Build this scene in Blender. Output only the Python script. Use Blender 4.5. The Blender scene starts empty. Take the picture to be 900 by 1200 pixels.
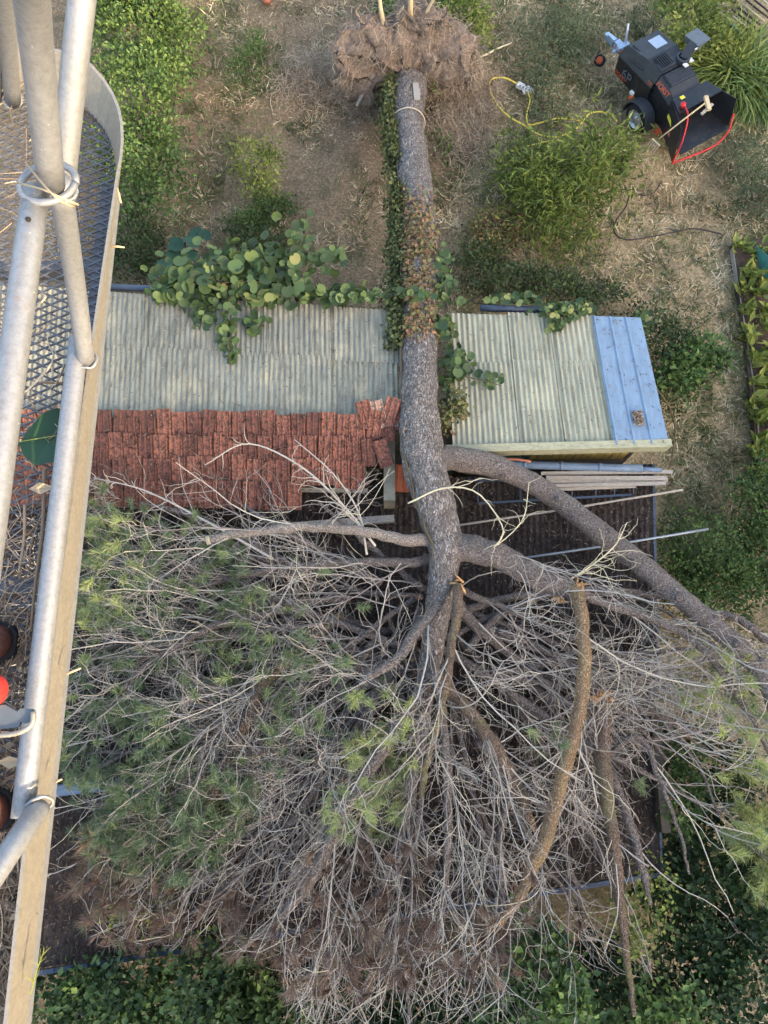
import bpy, math, random
import numpy as np
from mathutils import Vector, Matrix, noise as mnoise

# ------------------------------------------------------------------ camera, sky, sun, exposure
H = 12.2                      # the camera's height above the garden, held out over the basket's rail
TILT = math.radians(15.0)
FPX = 866.0                   # focal length in pixels of the 900 x 1200 photograph
SUN_ELEV, SUN_AZ = math.radians(22.0), math.radians(-42.0)   # azimuth measured from +X towards +Y
SUN_STRENGTH, SKY_STRENGTH, EXPOSURE = 2.0, 0.15, 2.2

sc = bpy.context.scene
cam_d = bpy.data.cameras.new('camera'); cam = bpy.data.objects.new('camera', cam_d)
sc.collection.objects.link(cam); sc.camera = cam
cam.location = (0, 0, H); cam.rotation_euler = (TILT, 0, 0)
cam_d.sensor_fit = 'VERTICAL'; cam_d.sensor_height = 24.0
cam_d.lens = 24.0 * FPX / 1200.0
cam_d.clip_start = 0.02; cam_d.clip_end = 2000

w = bpy.data.worlds.new('World'); sc.world = w; w.use_nodes = True
wn = w.node_tree.nodes; wl = w.node_tree.links
sky = wn.new('ShaderNodeTexSky'); sky.sky_type = 'NISHITA'; sky.sun_disc = False
sky.sun_elevation = SUN_ELEV; sky.sun_rotation = math.pi / 2 - SUN_AZ
sky.air_density = 1.0; sky.dust_density = 3.0; sky.ozone_density = 0.4
wl.new(sky.outputs[0], wn['Background'].inputs[0]); wn['Background'].inputs[1].default_value = SKY_STRENGTH

sd = bpy.data.lights.new('sun', 'SUN'); sun = bpy.data.objects.new('sun', sd); sc.collection.objects.link(sun)
sd.energy = SUN_STRENGTH; sd.angle = math.radians(0.55); sd.color = (1.0, 0.76, 0.44)
svec = Vector((math.cos(SUN_ELEV) * math.cos(SUN_AZ), math.cos(SUN_ELEV) * math.sin(SUN_AZ), math.sin(SUN_ELEV)))
sun.rotation_euler = svec.to_track_quat('Z', 'Y').to_euler(); sun.location = svec * 60
sc.view_settings.view_transform = 'Standard'; sc.view_settings.look = 'None'
sc.view_settings.gamma = 1.0; sc.view_settings.exposure = EXPOSURE; sc.view_settings.use_curve_mapping = False

# ------------------------------------------------------------------ helpers
rng = np.random.default_rng(11); random.seed(11)
CT, ST = math.cos(TILT), math.sin(TILT)
COL = sc.collection
ORIG = {}

def at(px, py, z):
    """world point at height z that the photograph shows at pixel (px, py)"""
    u = (px - 450) / FPX; v = (600 - py) / FPX
    dz = v * ST - CT; s = (z - H) / dz
    return np.array([u * s, (v * CT + ST) * s, z])

def project(P):
    P = np.asarray(P, float); y = P[..., 1]; z = P[..., 2] - H
    fwd = y * ST - z * CT; up = y * CT + z * ST
    return np.stack([450 + FPX * P[..., 0] / fwd, 600 - FPX * up / fwd], -1), fwd

def lin(r, g, b):
    f = lambda c: (c / 255 / 12.92) if c / 255 <= 0.04045 else ((c / 255 + 0.055) / 1.055) ** 2.4
    return (f(r), f(g), f(b))

def nrm(a):
    return a / np.maximum(np.linalg.norm(a, axis=-1, keepdims=True), 1e-9)

def tag(o, label=None, cat=None, group=None, kind=None):
    if label: o['label'] = label
    if cat: o['category'] = cat
    if group: o['group'] = group
    if kind: o['kind'] = kind
    return o

def empty(name, loc, label=None, cat=None, group=None, rz=0.0):
    o = bpy.data.objects.new(name, None); COL.objects.link(o); o.empty_display_size = 0.2
    o.location = [float(c) for c in loc]; o.rotation_euler = (0, 0, rz); ORIG[o.name] = np.array(loc, float)
    return tag(o, label, cat, group)

def raw_mesh(name, V, faces, mat, smooth=True, rnd=None):
    V = np.asarray(V, np.float32); me = bpy.data.meshes.new(name)
    faces = [np.asarray(f, np.int32) for f in (faces if isinstance(faces, list) else [faces]) if len(f)]
    nl = sum(f.size for f in faces); npoly = sum(len(f) for f in faces)
    me.vertices.add(len(V)); me.vertices.foreach_set('co', V.ravel())
    me.loops.add(nl); me.loops.foreach_set('vertex_index', np.concatenate([f.ravel() for f in faces]))
    me.polygons.add(npoly)
    tot = np.concatenate([np.full(len(f), f.shape[1], np.int32) for f in faces])
    start = np.concatenate([[0], np.cumsum(tot)[:-1]]).astype(np.int32)
    me.polygons.foreach_set('loop_start', start)
    me.polygons.foreach_set('use_smooth', np.full(npoly, smooth, bool))
    if rnd is not None:
        a = me.attributes.new('rnd', 'FLOAT', 'POINT'); a.data.foreach_set('value', np.asarray(rnd, np.float32))
    me.update(calc_edges=True); me.materials.append(mat)
    return me

def obj(name, V, faces, mat, parent=None, smooth=True, rnd=None, local=False, **tags):
    V = np.asarray(V, float)
    org = np.zeros(3)
    if parent is not None:
        org = ORIG[parent.name]
        if not local: V = V - org
    me = raw_mesh(name, V, faces, mat, smooth, rnd)
    o = bpy.data.objects.new(name, me); COL.objects.link(o); o.parent = parent; ORIG[o.name] = org
    return tag(o, **tags)

def tubes(P, R, sides=4, cap=True, ell=None):
    """P (N,K,3) paths, R (N,K) radii -> V, [quads, tris], index of the path of each vertex"""
    P = np.asarray(P, float); R = np.asarray(R, float)
    if P.ndim == 2: P = P[None]; R = R[None]
    N, K, _ = P.shape
    t = np.gradient(P, axis=1); t = nrm(t)
    m = nrm(P[:, -1] - P[:, 0] + 1e-7)
    ref = np.where(np.abs(m[:, 2:3]) < 0.85, np.array([[0, 0, 1.]]), np.array([[1., 0, 0]]))
    ref = np.broadcast_to(ref[:, None], t.shape)
    n = nrm(ref - (ref * t).sum(-1, keepdims=True) * t); b = np.cross(t, n)
    a = np.arange(sides) * 2 * math.pi / sides + math.pi / sides
    ca, sa = np.cos(a), np.sin(a)
    V = P[:, :, None] + R[:, :, None, None] * (n[:, :, None] * ca[None, None, :, None] + b[:, :, None] * sa[None, None, :, None])
    base = (np.arange(N) * K * sides)[:, None, None]
    k = np.arange(K - 1)[None, :, None] * sides; s = np.arange(sides)[None, None]
    s2 = (s + 1) % sides
    Q = np.stack([base + k + s, base + k + s2, base + k + sides + s2, base + k + sides + s], -1).reshape(-1, 4)
    V = V.reshape(-1, 3); own = np.repeat(np.arange(N), K * sides); F = [Q]
    if cap:
        c0 = len(V) + np.arange(N); c1 = c0 + N
        V = np.concatenate([V, P[:, 0], P[:, -1]]); own = np.concatenate([own, np.arange(N), np.arange(N)])
        b1 = base[:, 0]; s1 = np.arange(sides)[None]; s3 = (s1 + 1) % sides
        A = np.stack([b1 + s3, b1 + s1, np.broadcast_to(c0[:, None], (N, sides))], -1).reshape(-1, 3)
        e = b1 + (K - 1) * sides
        B = np.stack([e + s1, e + s3, np.broadcast_to(c1[:, None], (N, sides))], -1).reshape(-1, 3)
        F.append(np.concatenate([A, B]))
    return V, F, own

def smooth_path(pts, n):
    """Catmull-Rom through pts (any dimension), n samples"""
    p = np.asarray(pts, float); p = np.concatenate([[2 * p[0] - p[1]], p, [2 * p[-1] - p[-2]]])
    m = len(p) - 3; t = np.linspace(0, m - 1e-6, n); i = t.astype(int); f = (t - i)[:, None]
    a, b, c, d = p[i], p[i + 1], p[i + 2], p[i + 3]
    return 0.5 * (2 * b + (c - a) * f + (2 * a - 5 * b + 4 * c - d) * f ** 2 + (3 * b - a - 3 * c + d) * f ** 3)

def merge(parts):
    Vs, Q, T, off = [], [], [], 0
    for V, Fs in parts:
        Vs.append(np.asarray(V, float))
        for f in (Fs if isinstance(Fs, list) else [Fs]):
            f = np.asarray(f)
            if len(f): (Q if f.shape[1] == 4 else T).append(f + off)
        off += len(V)
    out = []
    if Q: out.append(np.concatenate(Q))
    if T: out.append(np.concatenate(T))
    return np.concatenate(Vs), out

BOXF = np.array([[0, 3, 2, 1], [4, 5, 6, 7], [0, 1, 5, 4], [1, 2, 6, 5], [2, 3, 7, 6], [3, 0, 4, 7]])
def hexa(bot, top):
    return np.concatenate([np.asarray(bot, float), np.asarray(top, float)]), [BOXF]
def box(x0, x1, y0, y1, z0, z1):
    return hexa([(x0, y0, z0), (x1, y0, z0), (x1, y1, z0), (x0, y1, z0)], [(x0, y0, z1), (x1, y0, z1), (x1, y1, z1), (x0, y1, z1)])
def beam(a, b, wd, ht, up=(0, 0, 1)):
    a = np.asarray(a, float); b = np.asarray(b, float); t = nrm(b - a); s = nrm(np.cross(t, np.asarray(up, float))); u = np.cross(s, t)
    s = s * wd / 2; u = u * ht / 2
    return hexa([a - s - u, a + s - u, b + s - u, b - s - u], [a - s + u, a + s + u, b + s + u, b - s + u])

def lathe(profile, c, axis, sides=24):
    """profile [(offset along axis, radius)]"""
    axis = nrm(np.asarray(axis, float)); ref = np.array([0, 0, 1.]) if abs(axis[2]) < .9 else np.array([1., 0, 0])
    n = nrm(np.cross(axis, ref)); b = np.cross(axis, n); a = np.arange(sides) * 2 * math.pi / sides
    V = np.concatenate([np.asarray(c) + axis * o + r * (np.cos(a)[:, None] * n + np.sin(a)[:, None] * b) for o, r in profile])
    K = len(profile); s = np.arange(sides); s2 = (s + 1) % sides
    Q = np.concatenate([np.stack([k * sides + s, k * sides + s2, (k + 1) * sides + s2, (k + 1) * sides + s], -1) for k in range(K - 1)])
    return V, [Q]

# ------------------------------------------------------------------ materials
def ramp(nt, fac, stops):
    r = nt.nodes.new('ShaderNodeValToRGB'); e = r.color_ramp.elements
    while len(e) < len(stops): e.new(0.5)
    for i, (p, c) in enumerate(stops): e[i].position = p; e[i].color = (*c, 1)
    nt.links.new(fac, r.inputs[0]); return r.outputs[0]

def noise_out(nt, scale, detail=6, rough=0.6, vec=None, stretch=None, lac=2.0):
    g = nt.nodes.new('ShaderNodeNewGeometry')
    src = vec or g.outputs['Position']
    if stretch:
        m = nt.nodes.new('ShaderNodeMapping'); m.inputs['Scale'].default_value = stretch; nt.links.new(src, m.inputs[0]); src = m.outputs[0]
    n = nt.nodes.new('ShaderNodeTexNoise'); n.inputs['Scale'].default_value = scale; n.inputs['Detail'].default_value = detail
    n.inputs['Roughness'].default_value = rough; nt.links.new(src, n.inputs['Vector']); return n.outputs['Fac']

def mixc(nt, fac, a, b, mode='MIX'):
    m = nt.nodes.new('ShaderNodeMix'); m.data_type = 'RGBA'; m.blend_type = mode
    for sock, v in ((m.inputs[0], fac), (m.inputs[6], a), (m.inputs[7], b)):
        if isinstance(v, (int, float)): sock.default_value = v
        elif isinstance(v, tuple): sock.default_value = (*v, 1)
        else: nt.links.new(v, sock)
    return m.outputs[2]

def math_n(nt, op, a, b=None):
    m = nt.nodes.new('ShaderNodeMath'); m.operation = op
    for i, v in enumerate((a, b)):
        if v is None: continue
        if isinstance(v, (int, float)): m.inputs[i].default_value = v
        else: nt.links.new(v, m.inputs[i])
    return m.outputs[0]

def new_mat(name, rough=0.7, metal=0.0, spec=0.4):
    m = bpy.data.materials.new(name); m.use_nodes = True; nt = m.node_tree; b = nt.nodes['Principled BSDF']
    b.inputs['Roughness'].default_value = rough; b.inputs['Metallic'].default_value = metal; b.inputs['Specular IOR Level'].default_value = spec
    return m, nt, b

def bump(nt, b, h, strength=0.5, dist=0.01):
    n = nt.nodes.new('ShaderNodeBump'); n.inputs['Strength'].default_value = strength; n.inputs['Distance'].default_value = dist
    nt.links.new(h, n.inputs['Height']); nt.links.new(n.outputs[0], b.inputs['Normal'])

def plain(name, c, rough=0.6, metal=0.0, var=0.25, scale=9, spec=0.4, bmp=0.0, dirt=None, dirt_amt=0.4, stretch=None):
    m, nt, b = new_mat(name, rough, metal, spec)
    n = noise_out(nt, scale, stretch=stretch)
    lo = tuple(x * (1 - var) for x in c); hi = tuple(min(1, x * (1 + var)) for x in c)
    col = ramp(nt, n, [(0.3, lo), (0.7, hi)])
    if dirt:
        d = ramp(nt, noise_out(nt, scale * 2.7, 8, 0.7, stretch=stretch), [(0.60 - dirt_amt * .3, (0, 0, 0)), (0.72, (1, 1, 1))])
        col = mixc(nt, d, col, dirt)
    nt.links.new(col, b.inputs['Base Color'])
    if bmp: bump(nt, b, noise_out(nt, scale * 6, 5), bmp, 0.005)
    return m

def leafy(name, stops, rough=0.5, trans=0.25, spec=0.35):
    """colour from the 'rnd' attribute of each leaf"""
    m, nt, b = new_mat(name, rough, 0, spec)
    a = nt.nodes.new('ShaderNodeAttribute'); a.attribute_name = 'rnd'
    col = ramp(nt, a.outputs['Fac'], stops); nt.links.new(col, b.inputs['Base Color'])
    if trans > 0:
        t = nt.nodes.new('ShaderNodeBsdfTranslucent'); nt.links.new(col, t.inputs[0])
        mx = nt.nodes.new('ShaderNodeMixShader'); mx.inputs[0].default_value = trans
        nt.links.new(b.outputs[0], mx.inputs[1]); nt.links.new(t.outputs[0], mx.inputs[2])
        nt.links.new(mx.outputs[0], nt.nodes['Material Output'].inputs[0])
    return m

def spread(*cols):
    n = len(cols); return [(i / (n - 1), c) for i, c in enumerate(cols)]

M = {}
M['leaf_mid'] = leafy('leaf_mid', spread(lin(46, 62, 32), lin(72, 94, 46), lin(98, 122, 62), lin(130, 150, 86)))
M['leaf_yellow'] = leafy('leaf_yellow', spread(lin(66, 80, 38), lin(102, 116, 52), lin(140, 148, 70), lin(178, 178, 98)))
M['leaf_willow'] = leafy('leaf_willow', spread(lin(62, 78, 38), lin(98, 114, 54), lin(134, 146, 70), lin(176, 178, 94)))
M['leaf_dark'] = leafy('leaf_dark', spread(lin(46, 56, 34), lin(66, 78, 44), lin(88, 102, 58), lin(112, 124, 72)), rough=0.45)
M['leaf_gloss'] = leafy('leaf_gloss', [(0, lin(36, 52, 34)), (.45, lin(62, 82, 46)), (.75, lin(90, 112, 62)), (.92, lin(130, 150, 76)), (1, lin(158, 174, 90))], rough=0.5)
M['leaf_vine'] = leafy('leaf_vine', [(0, lin(56, 72, 42)), (.5, lin(82, 100, 56)), (.85, lin(108, 126, 70)), (.95, lin(136, 144, 82)), (1, lin(168, 158, 92))], rough=0.55, trans=.15)
M['leaf_squash'] = leafy('leaf_squash', spread(lin(44, 76, 54), lin(66, 96, 70)), rough=0.6, trans=.15)
M['leaf_ivy'] = leafy('leaf_ivy', [(0, lin(70, 78, 44)), (.4, lin(104, 108, 62)), (.62, lin(130, 124, 76)), (.75, lin(138, 104, 72)), (1, lin(158, 122, 92))], rough=.6, trans=.1)
M['leaf_grey'] = leafy('leaf_grey', spread(lin(78, 92, 66), lin(108, 118, 86), lin(138, 144, 108)))
M['grass_green'] = leafy('grass_green', spread(lin(56, 66, 40), lin(84, 96, 58), lin(116, 124, 78), lin(150, 150, 104)), rough=.6)
M['grass_dry'] = leafy('grass_dry', spread(lin(124, 104, 74), lin(186, 162, 122), lin(224, 202, 160), lin(242, 228, 194)), rough=.75, trans=.1)
M['litter'] = leafy('litter', spread(lin(88, 68, 54), lin(126, 102, 80), lin(162, 136, 108), lin(208, 186, 156)), rough=.8, trans=0)
M['litter_dark'] = leafy('litter_dark', spread(lin(52, 42, 35), lin(72, 58, 48), lin(98, 82, 68), lin(170, 152, 130)), rough=.85, trans=0)  # darker litter copy, puts shade into the gaps under the crown
M['needles'] = leafy('needles', [(0, lin(98, 76, 64)), (.22, lin(134, 110, 92)), (.32, lin(88, 104, 76)), (.55, lin(116, 130, 88)), (.75, lin(148, 156, 100)), (1, lin(190, 190, 110))], rough=.55, trans=.15)
M['twig'] = leafy('twig', spread(lin(92, 78, 68), lin(142, 128, 116), lin(190, 178, 164), lin(214, 198, 160)), rough=.7, trans=0)
M['stem'] = plain('stem', lin(96, 84, 62), 0.8)
M['root_hair'] = leafy('root_hair', spread(lin(126, 108, 90), lin(168, 148, 124), lin(206, 188, 160)), rough=.85, trans=0)

def bark_mat(name, cols, scale=7.0, stretch=(1, .35, 1), strength=1.0, green=None):
    m, nt, b = new_mat(name, .85, 0, .25)
    v = nt.nodes.new('ShaderNodeTexVoronoi'); v.feature = 'DISTANCE_TO_EDGE'; v.inputs['Scale'].default_value = scale * 2.2
    g = nt.nodes.new('ShaderNodeNewGeometry'); mp = nt.nodes.new('ShaderNodeMapping'); mp.inputs['Scale'].default_value = stretch
    wob = nt.nodes.new('ShaderNodeTexNoise'); wob.inputs['Scale'].default_value = 6; wob.inputs['Detail'].default_value = 5
    nt.links.new(g.outputs['Position'], wob.inputs['Vector'])
    add = nt.nodes.new('ShaderNodeMix'); add.data_type = 'VECTOR'; add.inputs[0].default_value = .16
    nt.links.new(g.outputs['Position'], add.inputs[4]); nt.links.new(wob.outputs['Color'], add.inputs[5])
    nt.links.new(add.outputs[1], mp.inputs[0]); nt.links.new(mp.outputs[0], v.inputs['Vector'])
    n1 = noise_out(nt, scale * 1.6, 9, .7, stretch=stretch); n2 = noise_out(nt, 1.7, 4)
    col = ramp(nt, n1, [(.34, cols[0]), (.5, cols[1]), (.62, cols[2])])
    col = mixc(nt, ramp(nt, noise_out(nt, 3.1, 5, .7), [(.44, (0, 0, 0)), (.62, (.5, .5, .5))]), col, tuple(c * .62 for c in cols[1]))
    col = mixc(nt, ramp(nt, v.outputs[0], [(0.0, (1, 1, 1)), (.14, (0, 0, 0))]), col, tuple(c * .6 for c in cols[0]))
    if green: col = mixc(nt, ramp(nt, n2, [(.5, (0, 0, 0)), (.68, (.55, .55, .55))]), col, green)
    nt.links.new(col, b.inputs['Base Color'])
    h = math_n(nt, 'ADD', math_n(nt, 'MULTIPLY', ramp(nt, v.outputs[0], [(0, (0, 0, 0)), (.25, (1, 1, 1))]), .7), n1)
    bump(nt, b, h, strength, .03)
    return m
M['bark'] = bark_mat('bark', (lin(106, 95, 86), lin(158, 145, 134), lin(204, 193, 183)), 20, (1, .30, 1), .9)
M['bark_limb'] = bark_mat('bark_limb', (lin(92, 80, 72), lin(144, 130, 120), lin(180, 166, 154)), 24, (1, 1, 1), .7)
M['bark_sunlit'] = bark_mat('bark_sunlit', (lin(126, 96, 72), lin(184, 148, 112), lin(212, 182, 140)), 24, (1, 1, 1), .8, lin(160, 150, 92))  # lighter bark for one limb, warm sunlight put into its colour
M['bark_pale'] = bark_mat('bark_pale', (lin(118, 104, 92), lin(164, 150, 136), lin(196, 182, 166)), 24, (1, 1, 1), .6)
M['bark_red'] = bark_mat('bark_red', (lin(98, 78, 64), lin(146, 122, 102), lin(180, 156, 130)), 24, (1, 1, 1), .8, lin(140, 138, 82))
M['wood_torn'] = plain('wood_torn', lin(196, 150, 98), .8, var=.35, scale=30, bmp=.6)

# ground: garden soil with straw and chips, turning to parched lawn on the right
def ground_mat():
    m, nt, b = new_mat('garden_ground', .95, 0, .15)
    g = nt.nodes.new('ShaderNodeNewGeometry'); sx = nt.nodes.new('ShaderNodeSeparateXYZ'); nt.links.new(g.outputs['Position'], sx.inputs[0])
    fine = noise_out(nt, 22, 10, .75); mid = noise_out(nt, 1.6, 6, .65); big = noise_out(nt, .45, 4)
    soil = ramp(nt, fine, [(.3, lin(92, 76, 58)), (.5, lin(142, 120, 94)), (.72, lin(194, 172, 140))])
    lawn = ramp(nt, fine, [(.28, lin(112, 94, 68)), (.5, lin(164, 142, 108)), (.72, lin(208, 186, 150))])
    green = ramp(nt, fine, [(.28, lin(62, 62, 44)), (.55, lin(92, 92, 64)), (.75, lin(130, 124, 94))])
    side = math_n(nt, 'ADD', math_n(nt, 'MULTIPLY', sx.outputs[0], .45), math_n(nt, 'MULTIPLY', math_n(nt, 'SUBTRACT', mid, .5), 3.0))
    side = ramp(nt, math_n(nt, 'ADD', side, 0.0), [(.35, (0, 0, 0)), (.95, (1, 1, 1))])
    col = mixc(nt, side, soil, lawn)
    gm = ramp(nt, math_n(nt, 'ADD', math_n(nt, 'MULTIPLY', mid, .55), math_n(nt, 'MULTIPLY', big, .45)), [(.5, (0, 0, 0)), (.62, (.8, .8, .8))])
    col = mixc(nt, gm, col, green)
    nt.links.new(col, b.inputs['Base Color']); bump(nt, b, fine, .9, .04)
    return m
M['ground'] = ground_mat()
M['bed'] = plain('bed_soil', lin(84, 68, 56), .95, var=.4, scale=14, bmp=.9)
M['shade_hill'] = plain('shade_hill_scrub', lin(70, 78, 50), .95, var=.4, scale=.4)

# corrugated fibre cement with lichen, soot streaks along the waves and pale laps
def sheet_mat(name, base, warm, dark):
    m, nt, b = new_mat(name, .8, 0, .3)
    fine = noise_out(nt, 34, 8, .75); mid = noise_out(nt, 2.2, 5); streak = noise_out(nt, 4.5, 6, .65, stretch=(5, .5, 1))
    col = ramp(nt, fine, [(.25, tuple(c * .8 for c in base)), (.6, base), (.8, tuple(min(1, c * 1.22) for c in base))])
    col = mixc(nt, ramp(nt, mid, [(.5, (0, 0, 0)), (.72, (.8, .8, .8))]), col, warm)
    col = mixc(nt, ramp(nt, streak, [(.46, (0, 0, 0)), (.68, (.85, .85, .85))]), col, dark)
    oi = nt.nodes.new('ShaderNodeObjectInfo')
    col = mixc(nt, .16, col, ramp(nt, oi.outputs['Random'], [(0, dark), (1, tuple(min(1, c * 1.3) for c in base))]))
    sp = ramp(nt, noise_out(nt, 48, 5, .8), [(.60, (0, 0, 0)), (.70, (1, 1, 1))])
    col = mixc(nt, sp, col, tuple(c * .3 for c in dark))
    nt.links.new(col, b.inputs['Base Color']); bump(nt, b, fine, .3, .004); return m
M['sheet_grey'] = sheet_mat('sheet_grey', lin(154, 149, 130), lin(200, 184, 148), lin(86, 84, 74))
M['sheet_green'] = sheet_mat('sheet_green', lin(174, 168, 142), lin(192, 182, 150), lin(118, 114, 96))
M['sheet_brown'] = sheet_mat('sheet_brown', lin(70, 60, 54), lin(84, 72, 64), lin(46, 40, 37))  # brown taken darker so the gaps between the crown's twigs look shaded
M['blue_steel'] = plain('blue_steel', lin(128, 148, 166), .5, .0, .14, 4, dirt=lin(124, 130, 134), dirt_amt=.35, stretch=(3, .6, 1))
M['fascia'] = plain('fascia_board', lin(172, 166, 134), .8, 0, .15, 12, dirt=lin(112, 108, 84), dirt_amt=.4, stretch=(.5, 3, 3))

def tile_mat():
    m, nt, b = new_mat('terracotta', .88, 0, .25)
    oi = nt.nodes.new('ShaderNodeObjectInfo'); fine = noise_out(nt, 30, 9, .75); big = noise_out(nt, 1.1, 4); streak = noise_out(nt, 3.2, 7, .75)
    col = ramp(nt, oi.outputs['Random'], [(0, lin(132, 84, 70)), (.5, lin(156, 100, 81)), (.94, lin(176, 116, 93)), (.97, lin(206, 166, 140)), (1, lin(206, 170, 142))])
    col = mixc(nt, ramp(nt, fine, [(.44, (0, 0, 0)), (.58, (.85, .85, .85))]), col, lin(66, 56, 50))
    g = nt.nodes.new('ShaderNodeNewGeometry'); sx = nt.nodes.new('ShaderNodeSeparateXYZ'); nt.links.new(g.outputs['Position'], sx.inputs[0])
    grime = math_n(nt, 'ADD', math_n(nt, 'MULTIPLY', sx.outputs[0], -.05), streak)
    col = mixc(nt, ramp(nt, grime, [(.55, (0, 0, 0)), (.9, (.75, .75, .75))]), col, lin(68, 56, 52))
    nt.links.new(col, b.inputs['Base Color']); bump(nt, b, fine, .6, .006); return m
M['tile'] = tile_mat()
M['tile_new'] = plain('terracotta_fresh', lin(196, 106, 66), .85, 0, .15, 14)
M['plaster'] = plain('plaster', lin(176, 166, 140), .9, 0, .2, 8, bmp=.5)
M['board_green'] = plain('board_green', lin(64, 92, 80), .7, 0, .2, 8)
M['board_yellow'] = plain('board_yellow', lin(176, 152, 84), .7, 0, .2, 8)
M['dark_wall'] = plain('dark_wall', lin(84, 76, 66), .9, 0, .3, 5)
M['gutter'] = plain('gutter_plastic', lin(66, 76, 90), .45, 0, .15, 9)
M['pipe'] = plain('drain_pipe', lin(108, 128, 150), .5, 0, .12, 6, dirt=lin(96, 98, 98), dirt_amt=.3)
M['old_wood'] = plain('old_wood', lin(164, 154, 140), .85, 0, .3, 18, bmp=.5, stretch=(1, 8, 8))
M['steel_tube'] = plain('steel_tube', lin(150, 156, 160), .45, .6, .15, 8)

# basket: weathered galvanised steel with rust bloom
def galv(name, base, rust=.3):
    m, nt, b = new_mat(name, .42, .5, .5)
    n1 = noise_out(nt, 90, 8, .75); n2 = noise_out(nt, 26, 8, .75)
    col = ramp(nt, n1, [(.3, tuple(c * .74 for c in base)), (.52, base), (.75, tuple(min(1, c * 1.2) for c in base))])
    col = mixc(nt, ramp(nt, n2, [(.60, (0, 0, 0)), (.72, (rust, rust, rust))]), col, lin(140, 98, 66))
    col = mixc(nt, ramp(nt, noise_out(nt, 120, 3, .6), [(.7, (0, 0, 0)), (.76, (.8, .8, .8))]), col, lin(222, 216, 206))
    nt.links.new(col, b.inputs['Base Color']); bump(nt, b, n1, .35, .002)
    nt.links.new(ramp(nt, n2, [(.3, (.42, .42, .42)), (.8, (.68, .68, .68))]), b.inputs['Roughness']); return m
M['galv'] = galv('galvanised_tube', lin(144, 145, 147), .7)
M['toe'] = galv('galvanised_plate', lin(158, 150, 136), .75)
M['mesh'] = plain('expanded_steel', lin(104, 106, 110), .55, .3, .35, 22, dirt=lin(96, 74, 56), dirt_amt=.5)
M['boot'] = plain('boot_leather', lin(72, 42, 36), .5, 0, .35, 30, bmp=.4)
M['boot_sole'] = plain('boot_sole', lin(34, 32, 32), .8, 0, .2, 20)
M['red_rib'] = plain('red_rubber', lin(164, 44, 38), .6, 0, .15, 20)
M['grey_plate'] = plain('grey_steel', lin(104, 110, 114), .5, .4, .15, 20)

# chipper
M['black_paint'] = plain('black_paint', lin(30, 31, 33), .4, 0, .25, 5, spec=.5, dirt=lin(74, 70, 64), dirt_amt=.15)
M['black_plastic'] = plain('black_plastic', lin(50, 53, 58), .5, 0, .15, 7)
M['rubber'] = plain('tyre_rubber', lin(38, 38, 39), .85, 0, .25, 20)
M['rim'] = plain('silver_rim', lin(188, 192, 196), .35, .6, .08, 8)
M['zinc'] = plain('zinc', lin(176, 190, 204), .4, .5, .15, 14)
M['red'] = plain('red_paint', lin(204, 46, 44), .45, 0, .12, 10)
M['orange'] = plain('orange_paint', lin(196, 88, 46), .55, 0, .05, 10)
M['yellow'] = plain('yellow_label', lin(226, 204, 62), .5, 0, .05, 10)
M['teal'] = plain('teal_label', lin(92, 170, 142), .5, 0, .05)
M['pink'] = plain('pink_label', lin(216, 112, 100), .5, 0, .05)
M['grey_letters'] = plain('grey_letters', lin(92, 96, 100), .5, 0, .05)
M['glass'] = plain('grey_glass', lin(150, 164, 180), .15, 0, .1, 5, spec=.8)
M['planed'] = plain('planed_wood', lin(206, 180, 138), .75, 0, .15, 14)
M['hose_yellow'] = plain('hose_yellow', lin(222, 200, 84), .5, 0, .1, 10)
M['hose_black'] = plain('hose_black', lin(58, 50, 46), .6, 0, .2, 10)
M['white_plastic'] = plain('white_plastic', lin(214, 212, 204), .5, 0, .06, 10)
M['net'] = plain('teal_net', lin(66, 128, 116), .7, 0, .2, 10)
M['clay'] = plain('clay_pipe', lin(198, 128, 104), .8, 0, .15, 12)
M['lemon'] = leafy('fallen_leaf', spread(lin(40, 68, 44), lin(52, 82, 52)), rough=.4, trans=.1)
M['dry_leaf'] = leafy('dry_leaf', spread(lin(176, 150, 116), lin(206, 184, 150)), rough=.7, trans=.1)
M['white_twig'] = plain('white_twig', lin(186, 168, 138), .8, 0, .2, 10)

# ------------------------------------------------------------------ plants: batches of leaves
LEAF5 = np.array([[0, 0, 0], [-.5, .45, .1], [0, .5, -.04], [.5, .45, .1], [0, 1, .02]])
LEAF5F = np.array([[0, 2, 1], [0, 3, 2], [1, 2, 4], [2, 3, 4]])
_a = np.linspace(0, 2 * math.pi, 11)[:-1] - math.pi / 2
ROUND = np.concatenate([[[0, .5, -.05]], np.stack([.5 * np.cos(_a) * np.where(np.arange(10) == 0, 1, 1), .5 + .5 * np.sin(_a) * np.where(np.arange(10) == 0, .7, 1), .05 + .04 * np.cos(3 * _a)], -1)])
ROUNDF = np.array([[0, 1 + i, 1 + (i + 1) % 10] for i in range(10)])
BLADE = np.array([[-.5, 0, 0], [.5, 0, 0], [.35, .55, .0], [-.35, .55, .0], [0, 1, -.12]])
BLADEF = np.array([[0, 1, 2], [0, 2, 3], [3, 2, 4]])
SHAPES = {'oval': (LEAF5, LEAF5F), 'round': (ROUND, ROUNDF), 'blade': (BLADE, BLADEF)}

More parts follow.
